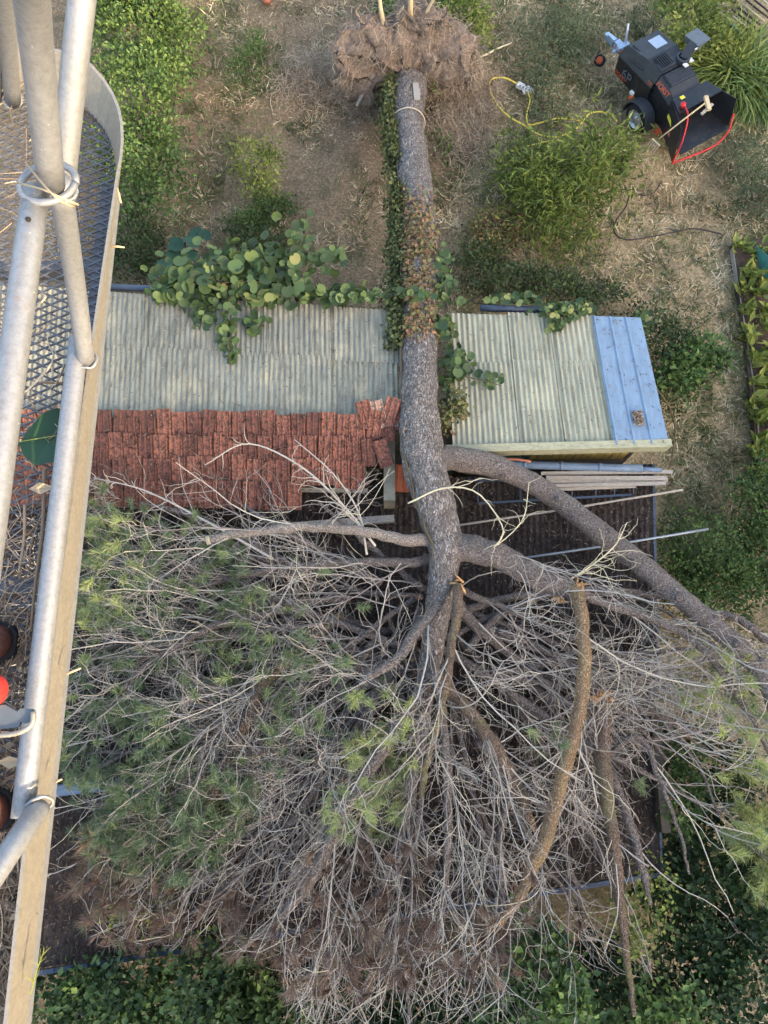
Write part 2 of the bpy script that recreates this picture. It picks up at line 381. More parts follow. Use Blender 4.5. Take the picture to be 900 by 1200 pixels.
def leaves(P, axis, normal, length, width, shape='oval'):
    T, TF = SHAPES[shape]; N = len(P)
    a = nrm(axis); n = nrm(normal - (normal * a).sum(-1, keepdims=True) * a + 1e-6); s = np.cross(a, n)
    L = np.broadcast_to(np.asarray(length, float), (N,))[:, None, None]; W = np.broadcast_to(np.asarray(width, float), (N,))[:, None, None]
    V = P[:, None] + s[:, None] * T[None, :, 0:1] * W + a[:, None] * T[None, :, 1:2] * L + n[:, None] * T[None, :, 2:3] * L
    F = (TF[None] + (np.arange(N) * len(T))[:, None, None]).reshape(-1, 3)
    return V.reshape(-1, 3), [F], len(T)

def rdir(n): return nrm(rng.normal(size=(n, 3)))

def clumps(blobs, n, clump_r=.16, per=26, shell=.55):
    """points in leaf clumps over the outer part of ellipsoids; returns points and outward directions"""
    vol = np.array([b[1][0] * b[1][1] + b[1][2] * (b[1][0] + b[1][1]) * .5 for b in blobs]); vol = vol / vol.sum()
    P, O = [], []
    for (c, r), f in zip(blobs, vol):
        k = max(3, int(n * f / per)); d = rdir(k); d[:, 2] = np.where(d[:, 2] < -.25, -d[:, 2], d[:, 2])
        rad = rng.uniform(shell, 1.08, k)[:, None]
        cc = np.asarray(c) + d * np.asarray(r) * rad
        m = rng.integers(4, per * 2 - 4, k); idx = np.repeat(np.arange(k), m)
        P.append(cc[idx] + rng.normal(size=(len(idx), 3)) * clump_r * np.array([1, 1, .7])); O.append(d[idx])
    P = np.concatenate(P); O = np.concatenate(O); keep = P[:, 2] > .03
    return P[keep], O[keep]

def shrub(name, label, cat, blobs, n, mat, size=.08, ratio=.55, shape='oval', clump_r=.16, up=.9, droop=0.0, per=26, group=None, stems=6, tint=(0, 1), base=None):
    b0 = np.asarray(blobs[0][0], float)
    base = np.array([b0[0], b0[1], 0]) if base is None else np.asarray(base, float)
    e = empty(name, base, label, cat, group)
    P, O = clumps(blobs, n, clump_r, per)
    N = len(P); ax = rdir(N) * 1.0 + O * .7; ax[:, 2] -= droop
    nn = rdir(N) * .8 + np.array([0, 0, up]) + O * .3
    L = size * rng.uniform(.6, 1.3, N); V, F, k = leaves(P, ax, nn, L, L * ratio, shape)
    # light and dark clumps: tint follows the clump as well as the leaf
    t = np.clip(rng.uniform(*tint, N) * .6 + .4 * (tint[0] + (tint[1] - tint[0]) * (np.sin(P[:, 0] * 5.3) * np.sin(P[:, 1] * 4.7 + 1) * .5 + .5)), 0, 1)
    obj('foliage', V, F, mat, e, False, np.repeat(t, k), kind='stuff')
    st = []
    for i in range(stems):
        c, r = blobs[i % len(blobs)]; tip = np.asarray(c) + rdir(1)[0] * np.asarray(r) * .7
        tip[2] = max(tip[2], base[2] + .15); b1 = base + np.array([*(rng.normal(size=2) * .06), 0]); mid = (b1 + tip) / 2 + rng.normal(size=3) * .05
        st.append(smooth_path([b1, mid, tip], 6))
    st = np.array(st); R = np.linspace(.016, .004, 6)[None].repeat(len(st), 0)
    for i in range(len(st)):
        V, F, _ = tubes(st[i], R[i], 5); obj('stem', V, F, M['stem'], e)
    return e

def blob(px, py, z, rx, ry, rz):
    """ellipsoid centred at height z under pixel; radii in metres"""
    return (at(px, py, z), (rx, ry, rz))

# ------------------------------------------------------------------ the setting: ground, hill, bed
def build_ground():
    f = np.linspace(-14, 20, 171)
    xs = np.concatenate([[-500, -200, -80, -40, -22], f, [28, 45, 90, 200, 500]]); ys = xs.copy()
    X, Y = np.meshgrid(xs, ys, indexing='ij'); n = len(xs)
    Z = .05 * np.sin(X * 1.3 + .7 * np.sin(Y * .9)) * np.sin(Y * 1.1 + .4) + .03 * np.sin(X * 3.1 + Y * 2.3) * np.sin(Y * 3.7 - X) + rng.normal(size=X.shape) * .008
    Z = np.where((np.abs(X) < 22) & (np.abs(Y) < 22), Z - .05, -.05)
    i = np.arange(n - 1)[:, None]; j = np.arange(n - 1)[None]
    Q = np.stack([i * n + j, (i + 1) * n + j, (i + 1) * n + j + 1, i * n + j + 1], -1).reshape(-1, 4)
    obj('ground', np.stack([X, Y, Z], -1).reshape(-1, 3), [Q], M['ground'], kind='structure')
build_ground()

def build_shade_hill():  # added out of view, crest shaped to keep the sun off the garden
    d = np.array([math.cos(SUN_AZ), math.sin(SUN_AZ)]); t = np.array([-d[1], d[0]])
    a = np.linspace(-150, 150, 90); b = np.linspace(-32, 60, 30)
    A, B = np.meshgrid(a, b, indexing='ij')
    top = 5.2 + 62 * math.tan(SUN_ELEV) + .4 * np.sin(A * .11) + .35 * np.sin(A * .37 + 1) + .2 * np.sin(A * 1.1)
    Z = top * np.exp(-(B / 15) ** 2) * np.clip(1.3 - np.abs(A) / 130, 0, 1) ** .5 - .3
    c = d * 62
    V = np.stack([c[0] + t[0] * A + d[0] * B, c[1] + t[1] * A + d[1] * B, Z], -1).reshape(-1, 3)
    i = np.arange(len(a) - 1)[:, None]; j = np.arange(len(b) - 1)[None]; n = len(b)
    Q = np.stack([i * n + j, i * n + j + 1, (i + 1) * n + j + 1, (i + 1) * n + j], -1).reshape(-1, 4)
    obj('shade_hill', V, [Q], M['shade_hill'], kind='structure')
build_shade_hill()

# vegetable bed soil on the right
c = [at(856, 288, 0), at(960, 275, 0), at(990, 640, 0), at(897, 640, 0)]
V, F = hexa([p + np.array([0, 0, -.08]) for p in c], [p + np.array([0, 0, .09]) for p in c])
obj('bed_soil', V, F, M['bed'], kind='structure', smooth=False)

# ------------------------------------------------------------------ sheds
def patch(c00, c10, c11, c01):
    c = [np.asarray(x, float) for x in (c00, c10, c11, c01)]
    return lambda u, v: ((1 - u) * (1 - v))[..., None] * c[0] + (u * (1 - v))[..., None] * c[1] + (u * v)[..., None] * c[2] + ((1 - u) * v)[..., None] * c[3]

def corrugated(name, pf, u0, u1, v0, v1, mat, parent, pitch=.076, amp=.0125, lift=0.0, sag=0.0, thick=.007, label=None):
    w_ = np.linalg.norm(pf(np.array(u1), np.array(v0)) - pf(np.array(u0), np.array(v0)))
    waves = max(2, round(w_ / pitch)); nu = waves * 6 + 1; nv = 5
    U, W = np.meshgrid(np.linspace(u0, u1, nu), np.linspace(v0, v1, nv), indexing='ij')
    P = pf(U, W); ph = np.cos(np.linspace(0, waves * 2 * math.pi, nu))[:, None] * np.ones((1, nv))
    P[..., 2] += amp * ph + lift - sag * np.sin(np.linspace(0, math.pi, nv))[None] - lift * .8 * np.linspace(0, 1, nv)[None] + rng.normal() * .003
    B = P.copy(); B[..., 2] -= thick
    V = np.concatenate([P.reshape(-1, 3), B.reshape(-1, 3)]); n = nu * nv
    i = np.arange(nu - 1)[:, None]; j = np.arange(nv - 1)[None]
    Q = np.stack([i * nv + j, i * nv + j + 1, (i + 1) * nv + j + 1, (i + 1) * nv + j], -1).reshape(-1, 4)
    if np.cross(P[1, 0] - P[0, 0], P[0, 1] - P[0, 0])[2] > 0: Q = Q[:, ::-1]
    E = []
    ii = np.arange(nu - 1)
    for jj in (0, nv - 1): E.append(np.stack([ii * nv + jj, (ii + 1) * nv + jj, (ii + 1) * nv + jj + n, ii * nv + jj + n], -1))
    jj = np.arange(nv - 1)
    for i0 in (0, nu - 1): E.append(np.stack([i0 * nv + jj, i0 * nv + jj + 1, i0 * nv + jj + 1 + n, i0 * nv + jj + n], -1))
    V = np.concatenate([V, V]); o = obj(name, V, [np.concatenate([Q, Q[:, ::-1] + n] + [e_ + 2 * n for e_ in E])], mat, parent)
    if label: o['label'] = label
    return o

# left shed: grey corrugated roof falling to the back, terracotta lean-to in front
L_BL, L_BR, L_FR, L_FL = at(-70, 331, 2.42), at(463, 366, 2.42), at(467, 500, 2.78), at(-85, 481, 2.78)
left = empty('tiled_shed', (*((L_BL + L_FR) / 2)[:2], 0), 'long shed with grey corrugated roof and terracotta tiled front, left of the trunk', 'shed')
pf = patch(L_BL, L_BR, L_FR, L_FL)
us = [0, .13, .30, .465, .60, .73, .865, 1.0]
for k in range(len(us) - 1):
    wob = rng.uniform(-.004, .004)
    corrugated('roof_sheet', pf, us[k] - .012, us[k + 1], .44, 1.0, M['sheet_grey'], left, lift=.016 * (k % 2))
    corrugated('roof_sheet', pf, us[k] - .012 + wob, us[k + 1] + wob, -.01, .47, M['sheet_grey'], left, lift=.020 + .016 * (k % 2))

# tiles: one mesh for all alike tiles
def tile_mesh():
    x = np.array([-.1, -.082, -.066, -.018, -.008, .008, .018, .066, .082, .1]); z = np.array([.004, .036, .010, .008, .032, .032, .008, .010, .036, .004])
    y = [-.02, .36]; T = np.concatenate([np.stack([x, np.full(10, yy), z], -1) for yy in y]); B = T - [0, 0, .026]
    V = np.concatenate([T, B]); i = np.arange(9)
    Q = [np.stack([i, i + 1, i + 11, i + 10], -1), np.stack([i + 20, i + 30, i + 31, i + 21], -1), np.stack([i, i + 20, i + 21, i + 1], -1), np.stack([i + 10, i + 11, i + 31, i + 30], -1),
         np.array([[0, 10, 30, 20], [9, 29, 39, 19]])]
    return raw_mesh('tile', V, [np.concatenate(Q)], M['tile'], False)
TILE = tile_mesh()
TILE_NEW = TILE.copy(); TILE_NEW.materials.clear(); TILE_NEW.materials.append(M['tile_new'])
T_R, T_L = at(446, 492, 2.77), at(-60, 485, 2.77)
tu = nrm(T_R - T_L); tilew = .203; slope = math.radians(17.5); rowlen = .315
td = np.array([-tu[1], tu[0], 0]) * -1; td = td if td[1] < 0 else -td
td = nrm(np.array([td[0] * math.cos(slope), td[1] * math.cos(slope), -math.sin(slope)]))
def place_tile(pos, xa, ya, parent, mesh=TILE):
    """tile whose local +Y runs up the slope"""
    xa = nrm(xa); ya = nrm(ya); za = np.cross(xa, ya)
    o = bpy.data.objects.new('tile', mesh); COL.objects.link(o); o.parent = parent; p = pos - ORIG[parent.name]
    o.matrix_local = Matrix(((xa[0], ya[0], za[0], p[0]), (xa[1], ya[1], za[1], p[1]), (xa[2], ya[2], za[2], p[2]), (0, 0, 0, 1)))
    return o
wid = np.linalg.norm(T_R - T_L); ntile = int(wid / tilew)
for r in range(4):
    for k in range(ntile):
        off = (k + .5 + (.25 if r % 2 else 0)) * tilew
        p = T_R - tu * off + td * (rowlen * (r + 1) - .03); p[2] += .040
        px, py = project(p)[0]
        if r >= 3 and 350 < px < 470: continue
        if r == 2 and px > 436: continue
        if px < 60 and r > 3: continue
        if r == 4 and px > 330: continue
        tw = rng.normal() * .03 + (.12 if px > 425 else 0) * rng.normal(); sl = rng.normal() * .014
        xa = tu + np.array([0, 0, rng.normal() * .03]) - td * tw; ya = -td + tu * tw + np.array([0, 0, .085 + rng.normal() * .02])
        xa = xa - ya * (xa @ ya) / (ya @ ya)
        place_tile(p - td * sl, xa, ya, left)
# slipped tiles at the broken corner
for (px, py, z, ang, tl, new) in [(453, 496, 2.80, -.35, .2, 0), (462, 500, 2.74, -.6, .5, 0), (455, 516, 2.70, .05, .6, 0), (454, 545, 2.66, .35, -.1, 0), (432, 500, 2.80, .28, .0, 0), (471, 575, 2.36, -.06, .1, 1), (447, 500, 2.77, .25, .1, 0)]:
    xa = np.array([math.cos(ang), math.sin(ang), tl * .5]); ya = np.array([-math.sin(ang), math.cos(ang), .35]); xa = nrm(xa); ya = nrm(ya - xa * (xa @ ya))
    place_tile(at(px, py, z), xa, ya, left, TILE_NEW if new else TILE)
# walls, with the corner torn open over a dark room
yb = L_BL[1]; yf = at(300, 605, 2.1)[1]
def wall_box(name, x0, x1, y0, y1, z0, z1, mat, parent): V, F = box(x0, x1, y0, y1, z0, z1); return obj(name, V, F, mat, parent, False)
xr = at(458, 560, 2.3)[0]
wall_box('back_wall', -5.9, L_BR[0] - .15, L_BR[1] - .45, L_BR[1] - .33, 0, 2.28, M['plaster'], left)
wall_box('front_wall', -5.9, at(352, 590, 2.15)[0], yf - .02, yf + .12, 0, 1.82, M['plaster'], left)
wall_box('side_wall', xr - .1, xr + .06, yf + .16, L_BR[1] - .5, 0, 2.36, M['plaster'], left)
V, F = beam(at(330, 618, 2.12), at(462, 608, 2.12), .1, .09); obj('eave_beam', V, F, M['old_wood'], left, False)
V, F, _ = tubes(np.stack([at(120, 336, 2.36), at(196, 339, 2.36), at(260, 343, 2.36)]), np.full(3, .05), 10); obj('gutter', V, F, M['gutter'], left)
for fr in (.12, .45, .8):
    a_ = at(-40, 481 + 0, 2.62) + td * (fr * 1.3); b_ = a_ + tu * (wid - .3); V, F = beam(a_, b_, .05, .06); obj('batten', V, F, M['old_wood'], left, False)
wall_box('bench', at(395, 590, .9)[0] - .4, at(395, 590, .9)[0] + .6, yf + .5, yf + 1.0, 0, .9, M['dark_wall'], left)

# right shed: three courses of corrugated sheets and a blue steel panel, cream fascia
R_BL, R_BR, R_FR, R_FL = at(512, 366, 2.30), at(750, 374, 2.30), at(783, 521, 2.60), at(518, 528, 2.60)
right = empty('corrugated_shed', (*((R_BL + R_FR) / 2)[:2], 0), 'small shed with pale corrugated roof and one blue steel panel, right of the trunk', 'shed')
pf = patch(R_BL, R_BR, R_FR, R_FL); us = [.06, .36, .56, .765]
for k in range(3):
    for (v0, v1, lf) in ((.70, 1.0, 0), (.36, .73, .014), (-.01, .40, .028)):
        corrugated('roof_sheet', pf, us[k] - .012, us[k + 1] + rng.uniform(-.004, .004), v0 + (.02 if k == 0 else 0), v1, M['sheet_green'], right, lift=lf + .012 * (k % 2))
# blue panel: flat pans with raised ribs
def rib_panel():
    uu, hh = [], []
    for k in range(3):
        a0 = .758 + k * .078; uu += [a0, a0 + .004, a0 + .008, a0 + .013, a0 + .017]; hh += [0, 0, .02, .02, 0]
    uu = np.array(uu + [.985, .9985, .9995]); hh = np.array(hh + [0, 0, -.09])
    U, W = np.meshgrid(uu, np.linspace(.0, 1.0, 5), indexing='ij'); P = pf(U, W); P[..., 2] += hh[:, None] + .045
    nv = 5; i = np.arange(len(uu) - 1)[:, None]; j = np.arange(nv - 1)[None]
    Q = np.stack([i * nv + j, i * nv + j + 1, (i + 1) * nv + j + 1, (i + 1) * nv + j], -1).reshape(-1, 4)[:, ::-1]
    B = P.copy(); B[..., 2] -= .004; n = P.shape[0] * nv
    o = obj('roof_panel', np.concatenate([P.reshape(-1, 3), B.reshape(-1, 3)]), [np.concatenate([Q, Q[:, ::-1] + n])], M['blue_steel'], right, False); o['label'] = 'blue ribbed steel roof panel'
rib_panel()
fa, fb = R_FL + np.array([.05, -.02, -.07]), R_FR + np.array([.03, -.02, -.07])
V, F = beam(fa, fb, .035, .20); obj('fascia_board', V, F, M['fascia'], right, False)
V, F = beam(fa + np.array([0, .03, .108]), fb + np.array([0, .03, .108]), .11, .02); obj('fascia_cap', V, F, M['fascia'], right, False)
gut = np.stack([at(563, 361, 2.24), at(600, 362, 2.24), at(640, 364, 2.24)]); V, F, _ = tubes(gut, np.full(3, .05), 10); obj('gutter', V, F, M['gutter'], right)
nb = 22; x0, x1 = R_FL[0] + .4, R_FR[0] - .33; yw = R_FR[1] + .10
for k in range(nb):
    bx = x0 + (x1 - x0) * k / nb; V, F = box(bx, bx + (x1 - x0) / nb - .012, yw, yw + .03, 0, 2.42)
    obj('wall_board', V, F, M['board_green'] if k < 9 else M['board_yellow'], right, False)
wall_box('back_wall', x0, x1, R_BR[1] - .4, R_BR[1] - .3, 0, 2.2, M['dark_wall'], right)
wall_box('side_wall', x1 + .005, x1 + .1, yw + .035, R_BR[1] - .29, 0, 2.25, M['dark_wall'], right)
wall_box('inner_wall', x0 - .1, x0 - .005, yw + .035, R_BR[1] - .29, 0, 2.25, M['dark_wall'], right)
wall_box('plinth', x0, x1, yw - .06, yw - .005, 0, 1.7, M['dark_wall'], right)

# low roof in front of both sheds, buried under the crown
G_BL, G_BR, G_FR, G_FL = at(-120, 606, 1.92), at(763, 544, 1.92), at(772, 1020, 1.45), at(-190, 1172, 1.45)
low = empty('low_lean_to', (*((G_BL + G_FR) / 2)[:2], 0), 'low brown corrugated roof strewn with needles underneath the fallen crown', 'shed')
pf_low = patch(G_BL, G_BR, G_FR, G_FL)
NL = 11
for k in range(NL):
    for (v0, v1, lf) in ((.66, 1.0, 0), (.32, .68, .012), (0, .345, .024)):
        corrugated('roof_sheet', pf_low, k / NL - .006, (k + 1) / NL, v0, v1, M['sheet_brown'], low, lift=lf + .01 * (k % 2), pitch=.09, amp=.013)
V, F = beam(G_BR + np.array([.03, 0, -.03]), G_FR + np.array([.03, 0, -.03]), .035, .09); obj('edge_trim', V, F, M['gutter'], low, False)
V, F = beam(G_FL + np.array([0, -.05, -.02]), G_FR + np.array([0, -.05, -.02]), .06, .08); obj('gutter', V, F, M['gutter'], low, False)
wall_box('wall', G_BR[0] - .25, G_BR[0] - .13, G_FR[1] + .5, G_BR[1] - .1, 0, 1.7, M['dark_wall'], low)
V, F = box(-6.2, G_FR[0] - .4, G_FR[1] - 1.1, G_FR[1] - 1.0, 0, .02)
pa = smooth_path([at(40, 931, 2.05), at(80, 925, 2.05), at(150, 918, 2.05)], 5); V, F, _ = tubes(pa, np.full(5, .075), 12)
obj('drain_pipe', V, F, M['pipe'], label='short blue grey pipe end lying on the low roof beside the basket', cat='pipe')

# needle litter and chips over the low roof
def litter_on(pfun, n, name, parent, mat, size=(.03, .10), wd=.006, lift=.03):
    U, W = rng.uniform(0, 1, n), rng.uniform(0, 1, n); P = pfun(U, W); P[:, 2] += lift + rng.uniform(0, .02, n)
    ax = rdir(n); ax[:, 2] *= .12; nn = np.array([[0, 0, 1.]]) + rdir(n) * .5
    L = rng.uniform(*size, n); V, F, k = leaves(P, ax, nn, L, wd * rng.uniform(.6, 2.6, n), 'oval')
    return obj(name, V, F, mat, parent, False, np.repeat(rng.uniform(0, 1, n) ** 1.6, k), kind='stuff')
litter_on(patch(L_BL, L_BR, L_FR, L_FL), 1500, 'roof_litter', left, M['litter'], (.02, .07), .005, .025)
litter_on(patch(R_BL, R_BR, R_FR, R_FL), 500, 'roof_litter', right, M['litter'], (.02, .07), .005, .05)
litter_on(patch(T_L, T_R, T_R + td * 1.5, T_L + td * 1.5), 2200, 'roof_litter', left, M['litter_dark'], (.03, .10), .006, .085)
litter_on(patch(at(740, 484, 2.55), at(750, 484, 2.55), at(752, 500, 2.58), at(742, 500, 2.58)), 260, 'peeled_patch', right, M['litter'], (.02, .05), .012, .055)
litter_on(pf_low, 60000, 'needle_litter', low, M['litter_dark'])

# pipes, planks and poles on the low roof
V, F, _ = tubes(smooth_path([at(566, 543, 2.08), at(650, 546, 2.08), at(752, 549, 2.08)], 8), np.full(8, .058), 14)
dp = obj('drain_pipe', V, F, M['pipe'], label='thick blue grey drain pipe along the shed front below the fascia', cat='pipe')
for px in (612, 655, 700):
    V, F, _ = tubes(np.stack([at(px, 544.6 + (px - 612) * .03, 2.08), at(px + 4, 544.7 + (px - 612) * .03, 2.08)]), np.full(2, .063), 14); obj('collar', V, F, M['pipe'], dp)
V, F, _ = tubes(smooth_path([at(745, 549, 2.08), at(775, 551, 2.08)], 3), np.full(3, .034), 10); obj('spigot', V, F, M['pipe'], dp)
V, F, _ = tubes(smooth_path([at(560, 541, 2.2), at(600, 538, 2.2), at(622, 541, 2.18)], 6), np.full(6, .02), 8)
obj('copper_tube', V, F, M['clay'], label='thin reddish tube lying behind the thick drain pipe', cat='tube')
PL = [((634, 555), (788, 553), .05, 'plank', 'weathered plank nearest the drain pipe, top of the pile'), ((640, 560), (782, 560.5), .06, 'plank', 'weathered plank second from the drain pipe'),
      ((628, 565), (782, 563.5), .05, 'plank', 'weathered plank in the middle of the pile on the low roof'), ((620, 570), (780, 566.5), .05, 'plank', 'weathered plank fourth from the drain pipe'),
      ((650, 574), (745, 570), .04, 'plank', 'shorter weathered plank farthest from the drain pipe')]
for k, (a, b, wd, nm, lb) in enumerate(PL):
    z = 2.05 + .03 * (k % 2); V, F = beam(at(*a, z), at(*b, z), wd, .028); obj(nm, V, F, M['old_wood'], smooth=False, label=lb, cat='plank', group='planks piled on the low roof')
for a, b, r, m_, lb in [((520, 618), (800, 574), .016, 'old_wood', 'long thin wooden pole slanting across the low roof under the great limb'), ((606, 655), (830, 620), .018, 'steel_tube', 'pale metal pole sticking out beyond the blue edge of the low roof')]:
    V, F, _ = tubes(smooth_path([at(*a, 2.06), at((a[0] + b[0]) / 2, (a[1] + b[1]) / 2 + 1, 2.07), at(*b, 2.06)], 6), np.full(6, r), 8)
    obj('pole', V, F, M[m_], label=lb, cat='pole')
# rack of short blue rods
rack = empty('ladder', at(640, 566, 2.0), 'blue metal ladder lying flat under the planks', 'ladder')
V, F = beam(at(548, 563, 2.03), at(700, 562, 2.03), .03, .04); obj('rail', V, F, M['gutter'], rack, False)
V, F = beam(at(560, 590, 2.01), at(740, 580, 2.01), .03, .03); obj('rail', V, F, M['gutter'], rack, False)
for px in (560, 610, 670, 698, 720, 742):
    V, F, _ = tubes(np.stack([at(px, 564, 2.03), at(px, 588 - (px - 560) * .05, 2.02)]), np.full(2, .012), 6); obj('rung', V, F, M['gutter'], rack)

# ------------------------------------------------------------------ the fallen pine
pine = empty('fallen_pine', at(480, 95, 0), 'huge uprooted pine lying across the sheds, bare crown spread over the low roof', 'tree')

def px_path(pts, n):
    """[(px, py, z, width in px)] -> world path and radii"""
    P = np.array([at(p[0], p[1], p[2]) for p in pts]); fw = project(P)[1]
    R = np.array([p[3] for p in pts]) / 2 / FPX * fw
    S = smooth_path(np.concatenate([P, R[:, None]], 1), n); return S[:, :3], np.maximum(S[:, 3], .004)

def bark_tube(name, P, R, mat, parent, sides=18, rough=.06, label=None, seed=0, kind=None, fr=26.0):
    V, F, _ = tubes(P, R, sides)
    K = len(P); n = K * sides; cen = np.repeat(P, sides, 0); d = V[:n] - cen
    sl = np.repeat(np.concatenate([[0], np.cumsum(np.linalg.norm(np.diff(P, axis=0), axis=1))]), sides); an = np.tile(np.arange(sides) * 2 * math.pi / sides, K); rr = np.repeat(R, sides)
    nz = np.array([mnoise.noise(Vector(v * 2.3 + seed)) * .7 + mnoise.noise(Vector(v * 7.1 + seed)) * .5 - .55 * abs(mnoise.noise(Vector((math.cos(a_) * r_ * fr, math.sin(a_) * r_ * fr, l_ * fr * .22 + seed)))) for v, a_, r_, l_ in zip(V[:n], an, rr, sl)])
    V[:n] = cen + d * (1 + rough * nz)[:, None]
    o = obj(name, V, F, mat, parent, label=label, kind=kind); return o

TR = [(481, 100, .62, 42), (477, 135, .80, 38), (484, 200, 1.22, 41), (489, 270, 1.70, 43), (490, 330, 2.10, 44), (489, 390, 2.42, 45), (490, 450, 2.66, 47), (493, 510, 2.82, 48),
      (500, 560, 2.9, 50), (514, 605, 2.95, 46), (522, 645, 2.95, 40), (517, 690, 2.9, 33), (510, 740, 2.8, 29), (500, 800, 2.7, 24), (488, 880, 2.6, 20), (474, 960, 2.5, 13), (462, 1040, 2.4, 7)]
TP, TRad = px_path(TR, 150); TP4, TR4 = px_path(TR, 460); trunk = bark_tube('trunk', TP4, TR4, M['bark'], pine, 52, .15)
# knots and stubs on the trunk
for (px, py, z, r) in [(484, 462, 2.92, .07), (505, 575, 3.12, .06), (475, 505, 3.0, .05), (500, 420, 2.72, .05)]:
    p = at(px, py, z); V, F = lathe([(-.06, r * 1.6), (0, r * 1.25), (.03, r), (.035, r * .7), (.01, r * .35), (.0, .001)], p, (rng.normal() * .3, -.4, 1), 12); obj('knot', V, F, M['bark'], trunk)
V, F = lathe([(0, TRad[10] * 1.06), (.02, TRad[10] * 1.10), (.04, TRad[10] * 1.06)], TP[11], TP[12] - TP[10], 24); obj('rope_mark', V, F, M['root_hair'], trunk, rnd=np.full(len(V), .8))
V, F = beam(at(487, 98, 1.02), at(489, 117, 1.05), .11, .04); obj('bark_flake', V, F, M['old_wood'], trunk, False)

# root plate: a ragged disc of soil standing on edge, bristling with roots
def root_plate():
    c = at(478, 92, .70); nu, nv = 110, 40; V = []
    for j in range(nv):
        f = j / (nv - 1)                      # 0 front centre .. 1 back centre
        for i in range(nu):
            a = i * 2 * math.pi / nu
            rr = math.sin(f * math.pi) ** .35; yy = -.42 * math.cos(f * math.pi)
            ux, uz = math.cos(a), math.sin(a)
            R = 1.28 * (1 + .16 * mnoise.noise(Vector((ux * 1.7, uz * 1.7, 3))) + .14 * mnoise.noise(Vector((ux * 5, uz * 5, 9))))
            p = np.array([ux * rr * R * 1.12, yy * .8 + .45 * rr * (.3 - .6 * abs(ux)), uz * rr * R * .82])
            p = p + .2 * np.array(mnoise.noise_vector(Vector(p * 2.2))) + .10 * np.array(mnoise.noise_vector(Vector(p * 6.0))) + .07 * np.array(mnoise.noise_vector(Vector(p * 15.0)))
            V.append(c + p + [0, .40, -.05])
    V = np.array(V); V[:, 2] = np.maximum(V[:, 2], -.08)
    i = np.arange(nu)[None]; j = np.arange(nv - 1)[:, None]; i2 = (i + 1) % nu
    Q = np.stack([j * nu + i, j * nu + i2, (j + 1) * nu + i2, (j + 1) * nu + i], -1).reshape(-1, 4)
    m = plain('root_soil', lin(146, 126, 108), .95, 0, .5, 14, bmp=1.0, dirt=lin(88, 74, 64), dirt_amt=.8)
    plate = obj('root_plate', V, [Q], m, pine)
    # fibrous roots hanging down the face and off the rim
    n = 5200; idx = rng.integers(0, len(V), n); P0 = V[idx] + rng.normal(size=(n, 3)) * .05
    out = nrm(P0 - (c + [0, .35, 0])); d = nrm(out * .7 + rng.normal(size=(n, 3)) * .55 + np.array([0, -.15, -.9]))
    L = rng.uniform(.06, .34, n); K = 5; pts = [P0]
    for k in range(K - 1):
        d = nrm(d + rng.normal(size=(n, 3)) * .35 + np.array([0, 0, -.12])); pts.append(pts[-1] + d * (L / (K - 1))[:, None])
    P = np.stack(pts, 1); P[..., 2] = np.maximum(P[..., 2], .0)
    R = np.linspace(1, .35, K)[None] * rng.uniform(.0022, .0062, n)[:, None]
    V2, F2, own = tubes(P, R, 3, False); obj('root_fibres', V2, F2, M['root_hair'], plate, rnd=rng.uniform(0, 1, n)[own], kind='stuff')
    # tangle lying right and left of the plate
    for (px, py, sx, sy, n) in [(545, 110, .6, .9, 3000), (402, 88, 1.0, .55, 2800), (525, 160, .4, .45, 900), (440, 120, .5, .3, 700)]:
        b = at(px, py, .15); P0 = b + rng.normal(size=(n, 3)) * np.array([sx, sy, .16]) * .6; P0[:, 2] = np.abs(P0[:, 2] - .1) + .03
        d = rdir(n); d[:, 2] *= .4; pts = [P0]
        for k in range(4): d = nrm(d + rng.normal(size=(n, 3)) * .4); pts.append(pts[-1] + d * rng.uniform(.04, .12, n)[:, None])
        P = np.stack(pts, 1); P[..., 2] = np.maximum(P[..., 2], .02)
        V2, F2, own = tubes(P, np.linspace(1, .4, 5)[None] * rng.uniform(.003, .008, n)[:, None], 3, False); obj('root_tangle', V2, F2, M['root_hair'], plate, rnd=rng.uniform(0, 1, n)[own], kind='stuff')
    # thick torn roots
    for (x, z, L, r) in [(-.7, .9, .6, .05), (.5, 1.0, .5, .045), (.9, .5, .7, .05), (-1.0, .2, .6, .05), (.1, 1.1, .45, .04), (1.05, -.1, .5, .04), (-.4, 1.05, .4, .035)]:
        b = c + np.array([x, .3, z * .8]); d = nrm(np.array([x, -.1, z])); pts = [b]
        for k in range(4): d = nrm(d + rng.normal(size=3) * .3); pts.append(pts[-1] + d * L / 4)
        V2, F2, _ = tubes(smooth_path(pts, 10), np.linspace(r, r * .2, 10), 8); obj('root', V2, F2, M['bark_limb'], plate)
root_plate()

